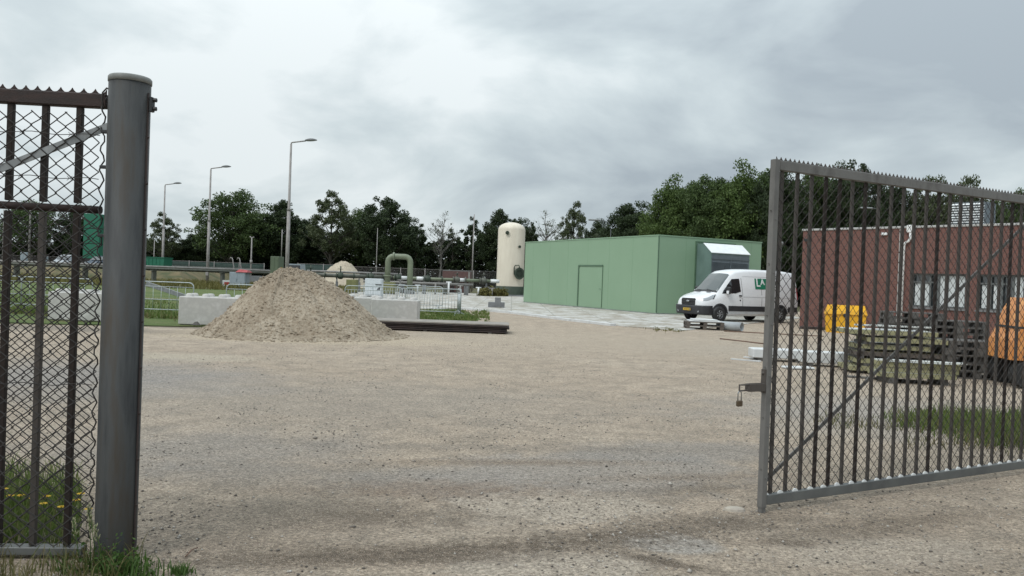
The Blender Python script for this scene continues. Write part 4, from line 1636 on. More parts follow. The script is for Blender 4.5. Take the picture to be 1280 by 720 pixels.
# wall with openings: piers and lintel
wl = MB()
zc0, zc1 = wz0, wz1
wl.box(0, w0, 0, .3, 0, HBk)
wl.box(w1, w2, 0, .3, 0, HBk)
wl.box(w3, LB, 0, .3, 0, HBk)
for a, b2 in ((w0, w1), (w2, w3)):
    wl.box(a, b2, 0, .3, 0, zc0)
    wl.box(a, b2, 0, .3, zc1, HBk)
wl.box(0, .3, .302, 9, 0, HBk)
wl.box(LB - .3, LB, .302, 9, 0, HBk)
wl.box(.302, LB - .302, 8.7, 9, 0, HBk)
wl.build('wall', m_brick, bb)
MB().box(.301, LB - .301, .301, 8.699, HBk - .25, HBk - .1).build('roof', m_concrete_d, bb)
MB().box(-.04, LB + .04, -.04, .34, HBk + .002, HBk + .09, bev=.01).build('coping', m_coping, bb)
for (a, b2, lay) in ((w0, w1, (0, .32, .5, 1)), (w2, w3, (0, .42, .6, 1))):
    wn = MB()
    L_ = b2 - a
    wn.box(a, b2, .10, .16, zc0, zc0 + .06)
    wn.box(a, b2, .10, .16, zc1 - .07, zc1)
    for f_ in (0, .17, .34, .50, .66, .83, 1):
        x = a + f_ * (L_ - .07)
        wn.box(x, x + .07, .098, .158, zc0 + .061, zc1 - .071)
    wn.box(a + .07, a + L_ * .44, .102, .15, zc0 + (zc1 - zc0) * .72, zc0 + (zc1 - zc0) * .72 + .06)
    wo2 = wn.build('window', m_frame, bb)
    MB().box(a + .02, b2 - .02, .126, .132, zc0 + .03, zc1 - .03).build('pane', m_pane, wo2) if False else None
    bl_ = MB()
    bl_.box(a + L_ * .05, a + L_ * .15, .165, .18, zc0 + .07, zc0 + (zc1 - zc0) * .70)
    bl_.box(a + L_ * .22, a + L_ * .32, .165, .18, zc0 + .07, zc0 + (zc1 - zc0) * .70)
    bl_.box(a + L_ * .51, a + L_ * .985, .165, .18, zc0 + .07, zc1 - .08)
    bl_.build('blind', m_blind, wo2)
    MB().box(a + .01, b2 - .01, .22, .24, zc0 + .01, zc1 - .01).build('dark_room', m_pane, wo2)
    MB().box(a - .03, b2 + .03, -.06, .09, zc0 - .07, zc0 - .003).build('sill', m_concrete_d, wo2)
# dark vertical recess line and downpipe
dp, dpz = hit(1131.5, 330, BA, ub)
pp_ = MB()
pp_.box(dp + .06, dp + .34, -.16, -.045, HBk - .18, HBk + .12, bev=.02)
pp_.tube([(dp + .20, -.09, HBk - .15), (dp + .20, -.09, HBk - .42), (dp + .14, -.09, HBk - .52), (dp + .02, -.09, HBk - .58), (dp - .03, -.09, HBk - .68), (dp - .03, -.09, .1)], .05, 10)
pp_.build('downpipe', m_pvc, bb)
q_, _ = hit(1123.5, 330, BA, ub)
MB().box(q_ - .02, q_ + .02, -.004, .01, .02, HBk - .02).build('expansion_joint', m_coping, bb)
q_, qz = hit(1106, 292.5, BA, ub)
MB().box(q_ - .12, q_ + .12, -.10, -.003, qz - .06, qz + .05, bev=.02).build('wall_lamp', m_white, bb)
q_, qz = hit(1010, 299, BA, ub)
MB().box(q_ - .10, q_ + .12, -.14, -.003, qz - .1, qz + .02, bev=.01).build('bracket', m_black, bb)
# louvred roof vent
v0, vz0 = hit(1172, 284, BA, ub)
v1, vz1 = hit(1216, 252, BA, ub)
rv = MB()
rv.box(v0 + .1, v1 - .02, 1.15, 2.3, HBk - .09, vz1 + .12)
vo = rv.build('roof_vent', m_louvre, bb)
sl_ = MB()
z_ = HBk + .05
while z_ < vz1 + .1:
    sl_.add([(v0 + .06, 1.05, z_), (v1, 1.05, z_), (v1, 1.14, z_ + .055), (v0 + .06, 1.14, z_ + .055), (v0 + .06, 1.06, z_ - .012), (v1, 1.06, z_ - .012), (v1, 1.145, z_ + .04), (v0 + .06, 1.145, z_ + .04)],
            [(0, 1, 2, 3), (7, 6, 5, 4), (0, 4, 5, 1), (1, 5, 6, 2), (2, 6, 7, 3), (3, 7, 4, 0)])
    z_ += .10
sl_.build('slat', m_white, vo)

# ------------------------------------------------------------------ yellow bin
q = D(1033, 31.6)
yb = thing('grit_bin', 'bright yellow plastic grit bin against the brick wall', 'bin', (q.x, q.y, 0), math.atan2(ub.y, ub.x) + R(32))
bw = 1.5
bn = MB()
bn.prism([(.06, .0), (bw - .06, .0), (bw, .72), (0, .72)], 0.03, .77)
bn.build('bin_body', m_yellow, yb)
ld = MB()
ld.add([(-.03, -.03, .725), (bw + .03, -.03, .725), (bw + .03, .8, .725), (-.03, .8, .725), (.05, .0, .86), (bw - .02, .0, .86), (bw - .02, .74, 1.08), (.10, .74, 1.08)],
       [(3, 2, 1, 0), (4, 5, 6, 7), (0, 1, 5, 4), (1, 2, 6, 5), (2, 3, 7, 6), (3, 0, 4, 7)])
ld.build('lid', m_yellow, yb)
MB().box(bw * .44, bw * .56, -.045, -.0, .62, .76, bev=.01).build('hasp', m_black, yb)

# ------------------------------------------------------------------ white slabs on the yard behind the gate
for i, (px, py, L, Wd, H, rz, lb) in enumerate(((941, 451, 1.15, .5, .20, -4, 'long white concrete beam just behind the gate stile'),
                                                (1003, 457.5, 1.05, .45, .24, -7, 'white concrete beam right of the first, by the timber'),
                                                (985, 462, .6, .3, .05, 10, 'thin white slab flat in front of the white beams'))):
    q = G(px, py)
    mb = MB().box(0, L, 0, Wd, .07 if i < 2 else .005, .07 + H if i < 2 else H, bev=.015)
    o = mb.build('concrete_beam', m_slab)
    o.location = q
    o.rotation_euler.z = R(rz)
    tag(o, lb, 'concrete beam', 'white beams behind the gate')
    if i < 2:
        for k, x_ in enumerate((.12, L - .22)):
            bo_ = MB().box(0, .1, .02, Wd - .02, 0, .068).build('timber_bearer', m_wooddk)
            bo_.location = q + Vector((math.cos(R(rz)) * x_, math.sin(R(rz)) * x_, 0))
            bo_.rotation_euler.z = R(rz)
            tag(bo_, [['left', 'right'][k] + ' bearer under the beam behind the gate stile', ['left', 'right'][k] + ' bearer under the beam nearest the timber stack'][i], 'bearer', 'bearers below the white beams')
for i, (x0, y0, x1, y1, lb) in enumerate(((914, 449.5, 951, 452.5, 'thin white lath lying left of the gate stile'), (930, 447, 952, 450, 'short white lath beyond the longer one'))):
    a_, b2 = G(x0, y0), G(x1, y1)
    o = MB().box(0, (b2 - a_).length, -.025, .025, .002, .03).build('lath', m_slab)
    o.location = a_
    o.rotation_euler.z = math.atan2(b2.y - a_.y, b2.x - a_.x)
    tag(o, lb, 'lath', 'laths on the yard')
for i, (x0, y0, x1, y1, lb) in enumerate(((905, 414.5, 1030, 421, 'long rusty rod on the yard right of the grey pipe'), (900, 424, 960, 431, 'rusty rod lying nearest the gate stile'))):
    a_, b2 = G(x0, y0), G(x1, y1)
    mb = MB().tube([(0, 0, .02), ((b2 - a_).length * .5, .05, .018), ((b2 - a_).length, 0, .02)], .018, 7)
    o = mb.build('steel_rod', m_rod)
    o.location = a_
    o.rotation_euler.z = math.atan2(b2.y - a_.y, b2.x - a_.x)
    tag(o, lb, 'rod', 'rods on the yard')
a_, b2 = G(1000, 411), G(1062, 413.5)
o = MB().box(0, (b2 - a_).length, -.1, .1, .0, .11, bev=.01).build('steel_beam', m_steel)
o.location = a_
o.rotation_euler.z = math.atan2(b2.y - a_.y, b2.x - a_.x)
tag(o, 'dark steel beam lying along the foot of the brick wall', 'beam')

# ------------------------------------------------------------------ timber and pallet stacks


def boardpack(L, W, n, th, mat_top, mat):
    mb = MB()
    for k in range(n):
        y = k * W / n
        mb.box(random.uniform(0, .05), L - random.uniform(0, .06), y + .004, y + W / n - .004, 0, th, 0)
        mb.box(.06, L - .07, y + .006, y + W / n - .006, th + .0005, th + .003, 1)
    return mb


layA = ['lowest', 'second', 'third', 'fourth', 'fifth', 'topmost']
q = D(1068, 15.9)
for i in range(6):
    L = 1.75 - (.25 if i in (1, 4) else 0)
    o = boardpack(L * random.uniform(.86, 1.05), .85, 6, .085, m_boardtop, m_boards).build('timber_layer', [m_boards if i not in (2,) else m_wood, m_boardtop if i in (3, 5) else m_boards])
    o.location = (q.x + random.uniform(-.16, .12) + (.16 if i in (1, 4) else 0), q.y + random.uniform(-.08, .08), .06 + i * .145)
    o.rotation_euler.z = R(-8 + random.uniform(-2.5, 2.5))
    tag(o, layA[i] + ' layer of greenish boards in the tall timber stack', 'timber', 'layers of the tall timber stack')
    for k, xx in enumerate((.15, 1.25)):
        s = MB().box(0, .09, 0, .8, 0, .055).build('timber_bearer', m_wooddk)
        s.location = (q.x + xx + (.1 if i in (1, 4) else 0), q.y + .0, .0 + i * .145 + .003)
        s.rotation_euler.z = R(-8)
        tag(s, ('left' if k == 0 else 'right') + ' bearer under the ' + layA[i] + ' layer of the tall timber stack', 'bearer', 'bearers in the tall timber stack')
q = D(1108, 14.3)
for i in range(3):
    o = boardpack(1.32, .7, 5, .085, m_boardtop, m_boards).build('timber_layer', [m_boards, m_boardtop])
    o.location = (q.x + random.uniform(-.05, .05), q.y + random.uniform(-.03, .03), .11 + i * .092)
    o.rotation_euler.z = R(-6 + random.uniform(-2, 2))
    tag(o, ['bottom', 'middle', 'top'][i] + ' boards of the low timber stack nearest the grass', 'timber', 'layers of the low timber stack')
for k, xx in enumerate((.1, 1.05)):
    s = MB().box(0, .1, .0, .65, 0, .105).build('timber_bearer', m_wooddk)
    s.location = (q.x + xx, q.y - .02, 0)
    s.rotation_euler.z = R(-6)
    tag(s, ['left', 'right'][k] + ' bearer under the low timber stack', 'bearer', 'bearers below the low timber stack')

# loose boards thrown across the stacks
for i, (px, d, z, L, rz, lb) in enumerate(((1075, 15.75, .945, 1.5, -3, 'pale loose board on top of the tall timber stack'), (1092, 15.9, .945, 1.2, -14, 'second loose board crossing the top of the tall timber stack'),
                                            (1102, 14.2, .40, 1.5, -11, 'loose board lying across the low timber stack'), (1066, 14.9, .004, 1.3, -22, 'grey board on the ground left of the low timber stack'))):
    q = D(px, d)
    o = MB().box(0, L, 0, .14, 0, .03, bev=.004).build('plank', m_boardtop if i < 3 else m_wooddk)
    o.location = (q.x, q.y + .1, z)
    o.rotation_euler.z = R(rz)
    tag(o, lb, 'plank', 'loose boards on the timber stacks')
pal = pallet(1.25, .85, m_wooddk)
num = ['bottom', 'second', 'third', 'fourth', 'fifth', 'sixth', 'seventh', 'eighth', 'top']
first = True
for (px, d, cnt, rz, nm, L) in ((1112, 19.2, 8, -10, 'tall dark stack behind the timber', 1.0), (1166, 18.6, 7, -12, 'dark stack below the first window', 1.0), (1188, 15.6, 5, -9, 'low dark stack beside the orange machine', .8)):
    q = D(px, d)
    for i in range(cnt):
        o = pal if first else copy_tree(pal)
        first = False
        o.location = (q.x + random.uniform(-.06, .06), q.y + random.uniform(-.04, .04), i * .147)
        o.rotation_euler.z = R(rz + random.uniform(-4, 4))
        o['label'] = (num[i] if i < cnt - 1 else 'topmost') + ' weathered pallet of the ' + nm
        o['group'] = 'pallets in the ' + nm

# ------------------------------------------------------------------ orange machine at the right edge
q = D(1264, 14.2)
om = thing('construction_machine', 'orange construction machine with tracks behind the timber at the right edge', 'machine', (q.x, q.y, 0), R(-12))
tr = MB()
for y in (0.0, 1.0):
    prof = arc(.35, .25, .25, 90, 270, 8) + arc(1.65, .25, .25, -90, 90, 8)
    tr.prism(prof, y, y + .3)
tr.build('track', m_tyre, om)
wm = MB()
for x_ in (.35, .8, 1.2, 1.65):
    wm.lathe([(0, -.02), (.13, -.02), (.15, .02)], 14, axis='y', c=(x_, -.012, .25))
wm.build('roller', m_steel, om)
bdm = MB()
bdm.prism([(.05, .50), (1.9, .50), (1.9, 1.06), (.20, 1.06), (.10, .85)], .05, 1.25)
bdm.build('lower_body', m_orange, om)
up = MB()
up.prism([(.20, 1.10), (1.8, 1.10), (1.8, 1.62), (.42, 1.62), (.30, 1.4)], .12, 1.2)
up.build('engine_cover', m_orange, om)
MB().box(.18, 1.9, .06, 1.24, 1.062, 1.098).build('rubber_band', m_black, om)
MB().box(.42, .62, .030, .048, .58, .98, bev=.004).build('label_plate', m_blue, om)
MB().box(.36, .415, .030, .048, .58, .92, bev=.004).build('label_plate', m_signwhite, om)

# ------------------------------------------------------------------ tank
q = D(637.5, 79)
tk = thing('storage_tank', 'tall cream pressure vessel with domed top standing left of the green building', 'tank', q)
rt = 1.34
zt = Zat(640, 278, 79)
zb = .98
MB().lathe([(rt, zb), (rt, zt - .75)] + [(rt * math.cos(a), zt - .75 + .75 * math.sin(a)) for a in [R(12 * k) for k in range(1, 8)]] + [(0, zt)], 48).build('vessel', m_tank, tk)
MB().lathe([(rt + .06, .02), (rt + .06, zb - .06), (rt + .02, zb - .01), (rt - .05, zb - .002)], 48).build('skirt', m_tankgreen, tk)
MB().box(-1.5, 1.45, -1.45, 1.45, 0, .16, bev=.02).build('foundation', m_concrete_d, tk)


def nozzle(ax, z, r, L, name='nozzle'):
    d_ = Vector((math.sin(ax), -math.cos(ax), 0))
    mb = MB()
    mb.tube([d_ * (rt - .05) + Vector((0, 0, z)), d_ * (rt + L) + Vector((0, 0, z))], r * .7, 12)
    mb.tube([d_ * (rt + L - .07) + Vector((0, 0, z)), d_ * (rt + L) + Vector((0, 0, z))], r, 16)
    return mb.build(name, m_tankgreen, tk)


nozzle(R(-16), Zat(634, 292, 79), .19, .2)
nozzle(R(34), Zat(647, 309, 79), .13, .2)
nozzle(R(88), Zat(655, 337, 79), .18, .25)
nozzle(R(-88), Zat(620, 350, 79), .15, .3)
nozzle(R(-80), Zat(620, 311, 79), .07, .15)
mw = nozzle(R(33), Zat(646, 342, 79), .58, .34, 'manway')
dv = MB()
d_ = Vector((math.sin(R(15)), -math.cos(R(15)), 0))
zc_ = Zat(646, 342, 79)
pb_ = d_ * (rt + .08)
dv.tube([pb_ + Vector((0, 0, zc_ - .1)), pb_ + Vector((0, 0, zc_ + .6)), pb_ + Vector((.1, -.1, zc_ + .78)), pb_ + Vector((.45, -.12, zc_ + .80)), pb_ + Vector((.55, -.15, zc_ + .5))], .05, 8)
dv.build('davit_arm', m_tankgreen, tk)
# grey concrete pedestal on the paving
q = G(610, 384, .03)
pd_ = thing('concrete_pedestal', 'small grey stepped concrete pedestal on the paving before the tank', 'pedestal', q)
MB().box(0, .92, 0, .7, 0, .29, bev=.012).build('base', m_concrete_d, pd_)
MB().box(.37, .70, .0 - .02, .5, .0, .56, bev=.012).build('upstand', m_concrete_d, pd_)

# ------------------------------------------------------------------ pipework
PDp = 72


def pipe_run(pts, r, mats, flanges=(), sup=None):
    mb = MB().tube(pts, r, 14)
    return mb


a_, b2 = D(-260, PDp), D(352, PDp)
L = (b2 - a_).length
pz = 1.62
pl = thing('pipeline', 'long thin grey pipeline on low supports crossing behind the grass verge', 'pipeline', (a_.x, a_.y, 0), math.atan2(b2.y - a_.y, b2.x - a_.x))
MB().tube([(0, 0, pz), (L, 0, pz)], .10, 12).build('pipe', m_pipegrey, pl)
MB().tube([(0, .5, pz - .20), (L, .5, pz - .20)], .11, 12).build('pipe', m_pipedark, pl)
x_ = 1.5
while x_ < L:
    s = MB().box(x_ - .09, x_ + .09, -.08, .6, 0, pz - .37).box(x_ - .14, x_ + .14, -.2, .7, pz - .368, pz - .3)
    s.build('support', m_concrete_d if int(x_) % 2 else m_pipedark, pl)
    x_ += 6.2

a_, b2 = D(378, PDp), D(622, PDp + 4)
ang = math.atan2(b2.y - a_.y, b2.x - a_.x)
L = (b2 - a_).length
pw = thing('pipework', 'low dark olive pipe manifold with valves and flanges before the tank', 'pipework', (a_.x, a_.y, 0), ang)
MB().tube([(0, 0, 1.42), (L * .45, 0, 1.42)], .19, 12).build('pipe', m_pipedark, pw)
MB().tube([(L * .45, 0, 1.42), (L, 0, 1.42)], .15, 12).build('pipe', m_pipegreen, pw)
MB().tube([(L * .3, -.9, 1.0), (L * .86, -.9, 1.0)], .12, 12).build('pipe', m_pipegrey, pw)
MB().tube([(L * .02, .9, 1.75), (L * .5, .9, 1.75)], .1, 10).build('pipe', m_pipegrey, pw)
for f_ in (.50, .595, .80, .985):
    MB().tube([(L * f_ - .42, 0, 1.42), (L * f_ + .42, 0, 1.42)], .18, 12).build('white_wrap', m_signwhite, pw)
rng = random.Random(8)
for k in range(13):
    x = L * (.03 + k * .073) + rng.uniform(-.3, .3)
    fl_ = MB().tube([(x - .05, 0, 1.42), (x + .05, 0, 1.42)], .30, 14)
    if k % 2 == 0:
        fl_.tube([(x + .35, 0, 1.42), (x + .35, 0, 2.0 + rng.uniform(0, .3))], .06, 8)
        fl_.lathe([(.0, 0), (.24, .01), (.26, .04), (.0, .05)], 14, c=(x + .35, 0, 2.0))
        fl_.lathe([(.05, -.34), (.3, -.18), (.33, 0), (.3, .18), (.05, .34)], 14, axis='x', c=(x + .35, 0, 1.42))
    fl_.build('valve' if k % 2 == 0 else 'flange', m_tankgreen if rng.random() < .6 else m_pipedark, pw)
for k in range(9):
    x = L * (.06 + k * .11)
    MB().box(x - .11, x + .11, -1.0, .25, 0, .88).box(x - .06, x + .06, -.1, .1, .882, 1.22).build('support', m_concrete_d if k % 3 else m_pipedark, pw)
for k in range(8):
    x = L * (.42 + k * .075) + rng.uniform(-.3, .3)
    hgt_ = rng.uniform(.7, 1.25)
    MB().tube([(x, -1.6, 0), (x, -1.6, hgt_)], .09, 8).tube([(x - .25, -1.6, hgt_), (x + .25, -1.6, hgt_)], .06, 8).build('riser', m_pipegrey if k % 2 else m_signwhite, pw)
# pipe loop
c0, c1 = D(484.5, PDp - 1), D(512.5, PDp - 1)
zt_ = Zat(498, 321, PDp)
lp = thing('pipe_loop', 'large olive green pipe loop rising above the manifold', 'pipe', (c0.x, c0.y, 0), 0)
W_ = c1.x - c0.x
pts = [(0, 0, .35), (0, 0, zt_ - .5)] + [(.5 - .5 * math.cos(R(a)), 0, zt_ - .5 + .5 * math.sin(R(a))) for a in (22, 45, 68, 90)] + \
      [(W_ - .5 + .5 * math.sin(R(a)), 0, zt_ - .5 + .5 * math.cos(R(a))) for a in (0, 22, 45, 68, 90)] + [(W_, 0, 1.9), (W_, 0, .3)]
MB().tube(pts, .25, 16).build('pipe', m_pipegreen, lp)
MB().tube([(.42, 0, zt_), (.58, 0, zt_)], .36, 16).build('flange', m_pipegreen, lp)
MB().tube([(0, 0, 1.5), (0, 0, 1.62)], .36, 16).build('flange', m_pipegreen, lp)
for x in (0, W_):
    MB().box(x - .4, x + .4, -.45, .45, 0, .36, bev=.02).build('footing', m_concrete_d, lp)


# ------------------------------------------------------------------ cabinets and boxes


def cabinet(name, label, px, depth, w, dp_, h, mat, z0=0.0, roof=None, group=None, legs=.0):
    p = D(px, depth)
    t_ = thing(name, label, 'cabinet', (p.x, p.y, z0), R(-4), group)
    MB().box(0, w, 0, dp_, .10, h, bev=.02).build('body', mat, t_)
    MB().box(.03, w - .03, .03, dp_ - .03, 0, .098).build('plinth', m_concrete_d, t_)
    dr_ = MB()
    for a, b2 in ((.06, w / 2 - .01), (w / 2 + .01, w - .06)):
        dr_.box(a, b2, -.02, -.002, .2, h - .1, bev=.008)
    dr_.box(w / 2 - .10, w / 2 - .06, -.05, -.02, h * .45, h * .6)
    dr_.build('door', mat, t_)
    if roof:
        MB().box(-.05, w + .05, -.05, dp_ + .05, h + .002, h + .09, bev=.02).build('roof', roof, t_)
    return t_


c = cabinet('tall_cabinet', 'tall narrow green cabinet with yellow label behind the sand pile', 337.5, 60, .65, 1.1, 2.72, m_cabgreen)
MB().box(.652, .66, .3, .8, 1.45, 1.9).build('label_plate', m_yellow, c)
MB().tube([(.5, .9, 2.7), (.5, .9, 4.8)], .035, 7).build('mast', m_lamp, c)
c = cabinet('equipment_cabinet', 'pale blue grey cabinet with a red lid beyond the grass', 287, 70, 1.42, 1.0, 1.40, m_cabblue)
MB().add([(.55, -.08, 1.41), (1.62, -.08, 1.41), (1.62, 1.1, 1.41), (.55, 1.1, 1.41), (.75, .3, 1.66), (1.5, .3, 1.60), (1.5, .8, 1.6), (.75, .8, 1.66)],
         [(3, 2, 1, 0), (4, 5, 6, 7), (0, 1, 5, 4), (1, 2, 6, 5), (2, 3, 7, 6), (3, 0, 4, 7)]).build('lid', m_red, c)
c = cabinet('electric_cabinet', 'white electrical cabinet with dark mark behind the right barriers', 456.5, 57, 1.2, .6, 1.34, M('cabinet_white', (.62, .66, .69), (.55, .59, .62), 3, .5))
mk_ = MB()
mk_.box(.78, 1.22, -.08, -.022, .90, .98)
mk_.add([(.86, -.03, .45), (1.08, -.03, .52), (1.12, -.03, .75), (.95, -.03, .68), (.86, -.024, .45), (1.08, -.024, .52), (1.12, -.024, .75), (.95, -.024, .68)],
        [(0, 1, 2, 3), (7, 6, 5, 4), (0, 4, 5, 1), (1, 5, 6, 2), (2, 6, 7, 3), (3, 7, 4, 0)])
mk_.build('dark_mark', m_black, c)
cabinet('equipment_cabinet', 'left olive cabinet under the pipework behind the sand pile', 433, 66, .85, .7, 1.15, m_cabolive, group='olive cabinets')
cabinet('equipment_cabinet', 'right olive cabinet under the pipe loop', 478, 67, 1.0, .7, 1.05, m_cabolive, group='olive cabinets')
# orange and pale sign box left of the blue grey cabinet
q = D(278.5, 69)
sb = thing('warning_board', 'low orange and cream warning board left of the blue grey cabinet', 'sign', q)
MB().box(0, .62, 0, .05, .06, .68, bev=.01).build('board', m_slab, sb)
MB().box(.17, .61, -.01, -.002, .28, .52).build('orange_panel', m_red, sb)
MB().tube([(.1, .06, 0), (.1, .06, .6)], .02, 6).tube([(.5, .06, 0), (.5, .06, .6)], .02, 6).build('stand', m_lamp, sb)
for i, px in enumerate((290.5, 299.5)):
    q = D(px, 74)
    vp = thing('vent_pipe', ['left', 'right'][i] + ' hooked vent pipe above the blue grey cabinet', 'pipe', q, group='hooked vent pipes')
    MB().tube([(.25, 0, 0), (.12, 0, 1.9), (0, 0, 2.5), (-.06, 0, 2.68), (-.2, 0, 2.72), (-.27, 0, 2.55)], .05, 8).build('pipe', m_lamp, vp)
# low concrete wall
q = D(300, 84)
MBw = MB().box(0, 4.8, 0, .25, 0, 1.05, bev=.01)
o = MBw.build('low_wall', m_concrete_d)
o.location = q
tag(o, 'low grey concrete wall beyond the blue grey cabinet', 'wall')
# brown shed
q = D(553, 88)
sh = thing('site_shed', 'low brown site shed with dark open front beyond the pipework', 'shed', q)
wd = 3.1
MB().box(.1, wd - .1, .5, 2.4, .0, 1.45).build('wall', m_brownshed, sh)
MB().box(0, wd, 0, 2.6, 1.452, 2.35, bev=.02).build('fascia', m_brownshed, sh)
MB().box(0.0, wd, 0.0, 2.6, 2.352, 2.42).build('roof', m_concrete_d, sh)
MB().box(wd - .28, wd - .06, -.012, -.002, 1.5, 2.3).build('end_board', m_pipegrey, sh)
for x in (.08, wd * .5, wd - .2):
    MB().box(x, x + .12, .05, .17, 0, 1.45).build('post', m_pipedark, sh)
MB().box(.5, 1.3, .48, .498, .05, 1.3).build('door', m_steel, sh)
# dry bushes left of the tank


def bush(name, label, p, rx, rz_, n, mat, seed, group, ls=.12):
    rng_ = np.random.default_rng(seed)
    t_ = thing(name, label, 'bush', p, group=group)
    d_ = rng_.normal(size=(n, 3))
    d_ /= np.linalg.norm(d_, axis=1)[:, None]
    d_[:, 2] = np.abs(d_[:, 2])
    r_ = rng_.random(n) ** .4
    lob = np.array([.75 + .5 * mnoise.noise(Vector(tuple(a * 2)) + Vector((seed, 0, 0))) for a in d_])
    c_ = d_ * (r_ * lob)[:, None] * np.array([rx, rx * .8, rz_])
    leafquads('foliage', c_, ls, mat, t_, rng_)
    st_ = MB()
    for k in range(6):
        a = rng_.random() * 6.28
        st_.tube([(0, 0, 0), (math.cos(a) * rx * .5, math.sin(a) * rx * .4, rz_ * .7)], .02, 5, r2=.008)
    st_.build('stem', m_bark, t_)
    return t_


def leafquads(name, cen, ls, mat, parent, rng_, flat=.0):
    n = len(cen)
    a = rng_.normal(size=(n, 3))
    a[:, 2] *= (1 - flat)
    a /= np.linalg.norm(a, axis=1)[:, None]
    b_ = rng_.normal(size=(n, 3))
    b_ -= a * (a * b_).sum(1)[:, None]
    b_ /= np.linalg.norm(b_, axis=1)[:, None]
    s = ls * (.55 + .9 * rng_.random(n))[:, None]
    V = np.stack([cen - a * s, cen - b_ * s * .55 + a * s * .1, cen + a * s, cen + b_ * s * .55 + a * s * .1], 1)
    F = np.arange(n * 4).reshape(n, 4)
    return npmesh(name, V, F, mat, parent)


bush('dry_bush', 'leftmost olive dry bush between shed and tank', D(607, 74), .9, .95, 700, lf_dry, 1, 'dry bushes by the tank')
bush('dry_bush', 'middle olive dry bush between shed and tank', D(616, 75), 1.0, 1.05, 800, lf_dry, 2, 'dry bushes by the tank')
bush('dry_bush', 'olive dry bush touching the foot of the tank', D(627, 76), .9, .9, 700, lf_dry, 3, 'dry bushes by the tank')

# ------------------------------------------------------------------ street lamps


def lamp(H=12.0, arm=1.55, rb=.16):
    t_ = thing('street_lamp', '', 'street lamp', group='tall lamps along the verge')
    MB().tube([(0, 0, 0), (0, 0, H * .30), (0, 0, H * .55)], rb, 12, rs=[rb, rb * .93, rb * .86]).build('lower_pole', m_lamp, t_)
    MB().tube([(0, 0, H * .545), (0, 0, H * .56), (0, 0, H * .99)], rb, 12, rs=[rb * 1.15, rb * .68, rb * .5]).build('upper_pole', m_lamp, t_)
    MB().tube([(0, 0, H * .985), (.02, 0, H - .02), (.12, 0, H + .02), (arm * .75, 0, H + .18)], .055, 8).build('arm', m_lamp, t_)
    hd_ = MB()
    L_ = .95
    prof = [(0, .06), (.15, .12), (.45, .17), (.75, .14), (.95, .03)]
    for (nm, s0, mt_) in (('lamp_head', 1, m_lamphead), ('lens', -1, m_lens)):
        mb = MB()

        def fn(u, v, s0=s0):
            x = u * L_
            w_ = .19 * math.sin(math.pi * min(1, .12 + u * .80)) ** .6
            a = math.pi * v
            hh = (.17 if s0 > 0 else .07) * math.sin(math.pi * (.1 + .85 * u)) ** .7
            return (arm * .72 + x, -w_ * math.cos(a), H + .20 + .06 * u + s0 * hh * math.sin(a))
        mb.grid(fn, 10, 8)
        mb.build(nm, mt_, t_)
    MB().box(.0 - .13, .13, -rb - .02, -rb + .05, .9, 1.6, bev=.01).build('service_door', m_lamp, t_)
    return t_


lm = lamp()
for i, (px, d, lb) in enumerate(((358.5, 64.5, 'tallest and nearest street lamp rising behind the sand pile'), (259.5, 83, 'middle street lamp above the grass between the post and the sand pile'),
                                 (203, 101, 'farthest street lamp nearest the gate post'))):
    o = lm if i == 0 else copy_tree(lm)
    o.location = D(px, d)
    o['label'] = lb


def slim_pole(name, label, px, depth, topy, r, mat, cat='pole', head=None):
    p = D(px, depth)
    z = Zat(px + (350 + .0367 * (px - 640) - topy) * .0367, topy, depth)
    t_ = thing(name, label, cat, p)
    MB().tube([(0, 0, 0), (0, 0, z * .5), (0, 0, z)], r, 9, rs=[r, r * .85, r * .65]).build('pole', mat, t_)
    if head == 'stub':
        MB().tube([(0, 0, z - .05), (-.25, 0, z + .12)], r * .6, 7).tube([(0, 0, z - .05), (.25, 0, z + .08)], r * .5, 7).build('bracket', mat, t_)
        MB().tube([(0, 0, z * .45), (0, 0, z * .52)], r * 1.4, 9).build('collar', mat, t_)
    if head == 'curve':
        MB().tube([(0, 0, z - .02), (-.05, 0, z + .35), (-.25, 0, z + .65), (-.6, 0, z + .8), (-1.2, 0, z + .85)], r * .55, 8).build('arm', mat, t_)
        MB().box(-2.4, -1.15, -.16, .16, z + .78, z + .95, bev=.06).build('lamp_head', m_lens, t_)
    if head == 'hook':
        MB().tube([(0, 0, z - .02), (-.02, 0, z + .2), (-.2, 0, z + .42), (-.55, 0, z + .45)], r * .7, 8).build('arm', mat, t_)
        MB().box(-1.5, -.5, -.15, .15, z + .38, z + .52, bev=.05).build('lamp_head', m_lens, t_)
    if head == 'ball':
        MB().lathe([(0, z + .0), (.08, z + .04), (.11, z + .12), (.08, z + .2), (0, z + .23)], 14).build('globe', m_postcap, t_)
    return t_


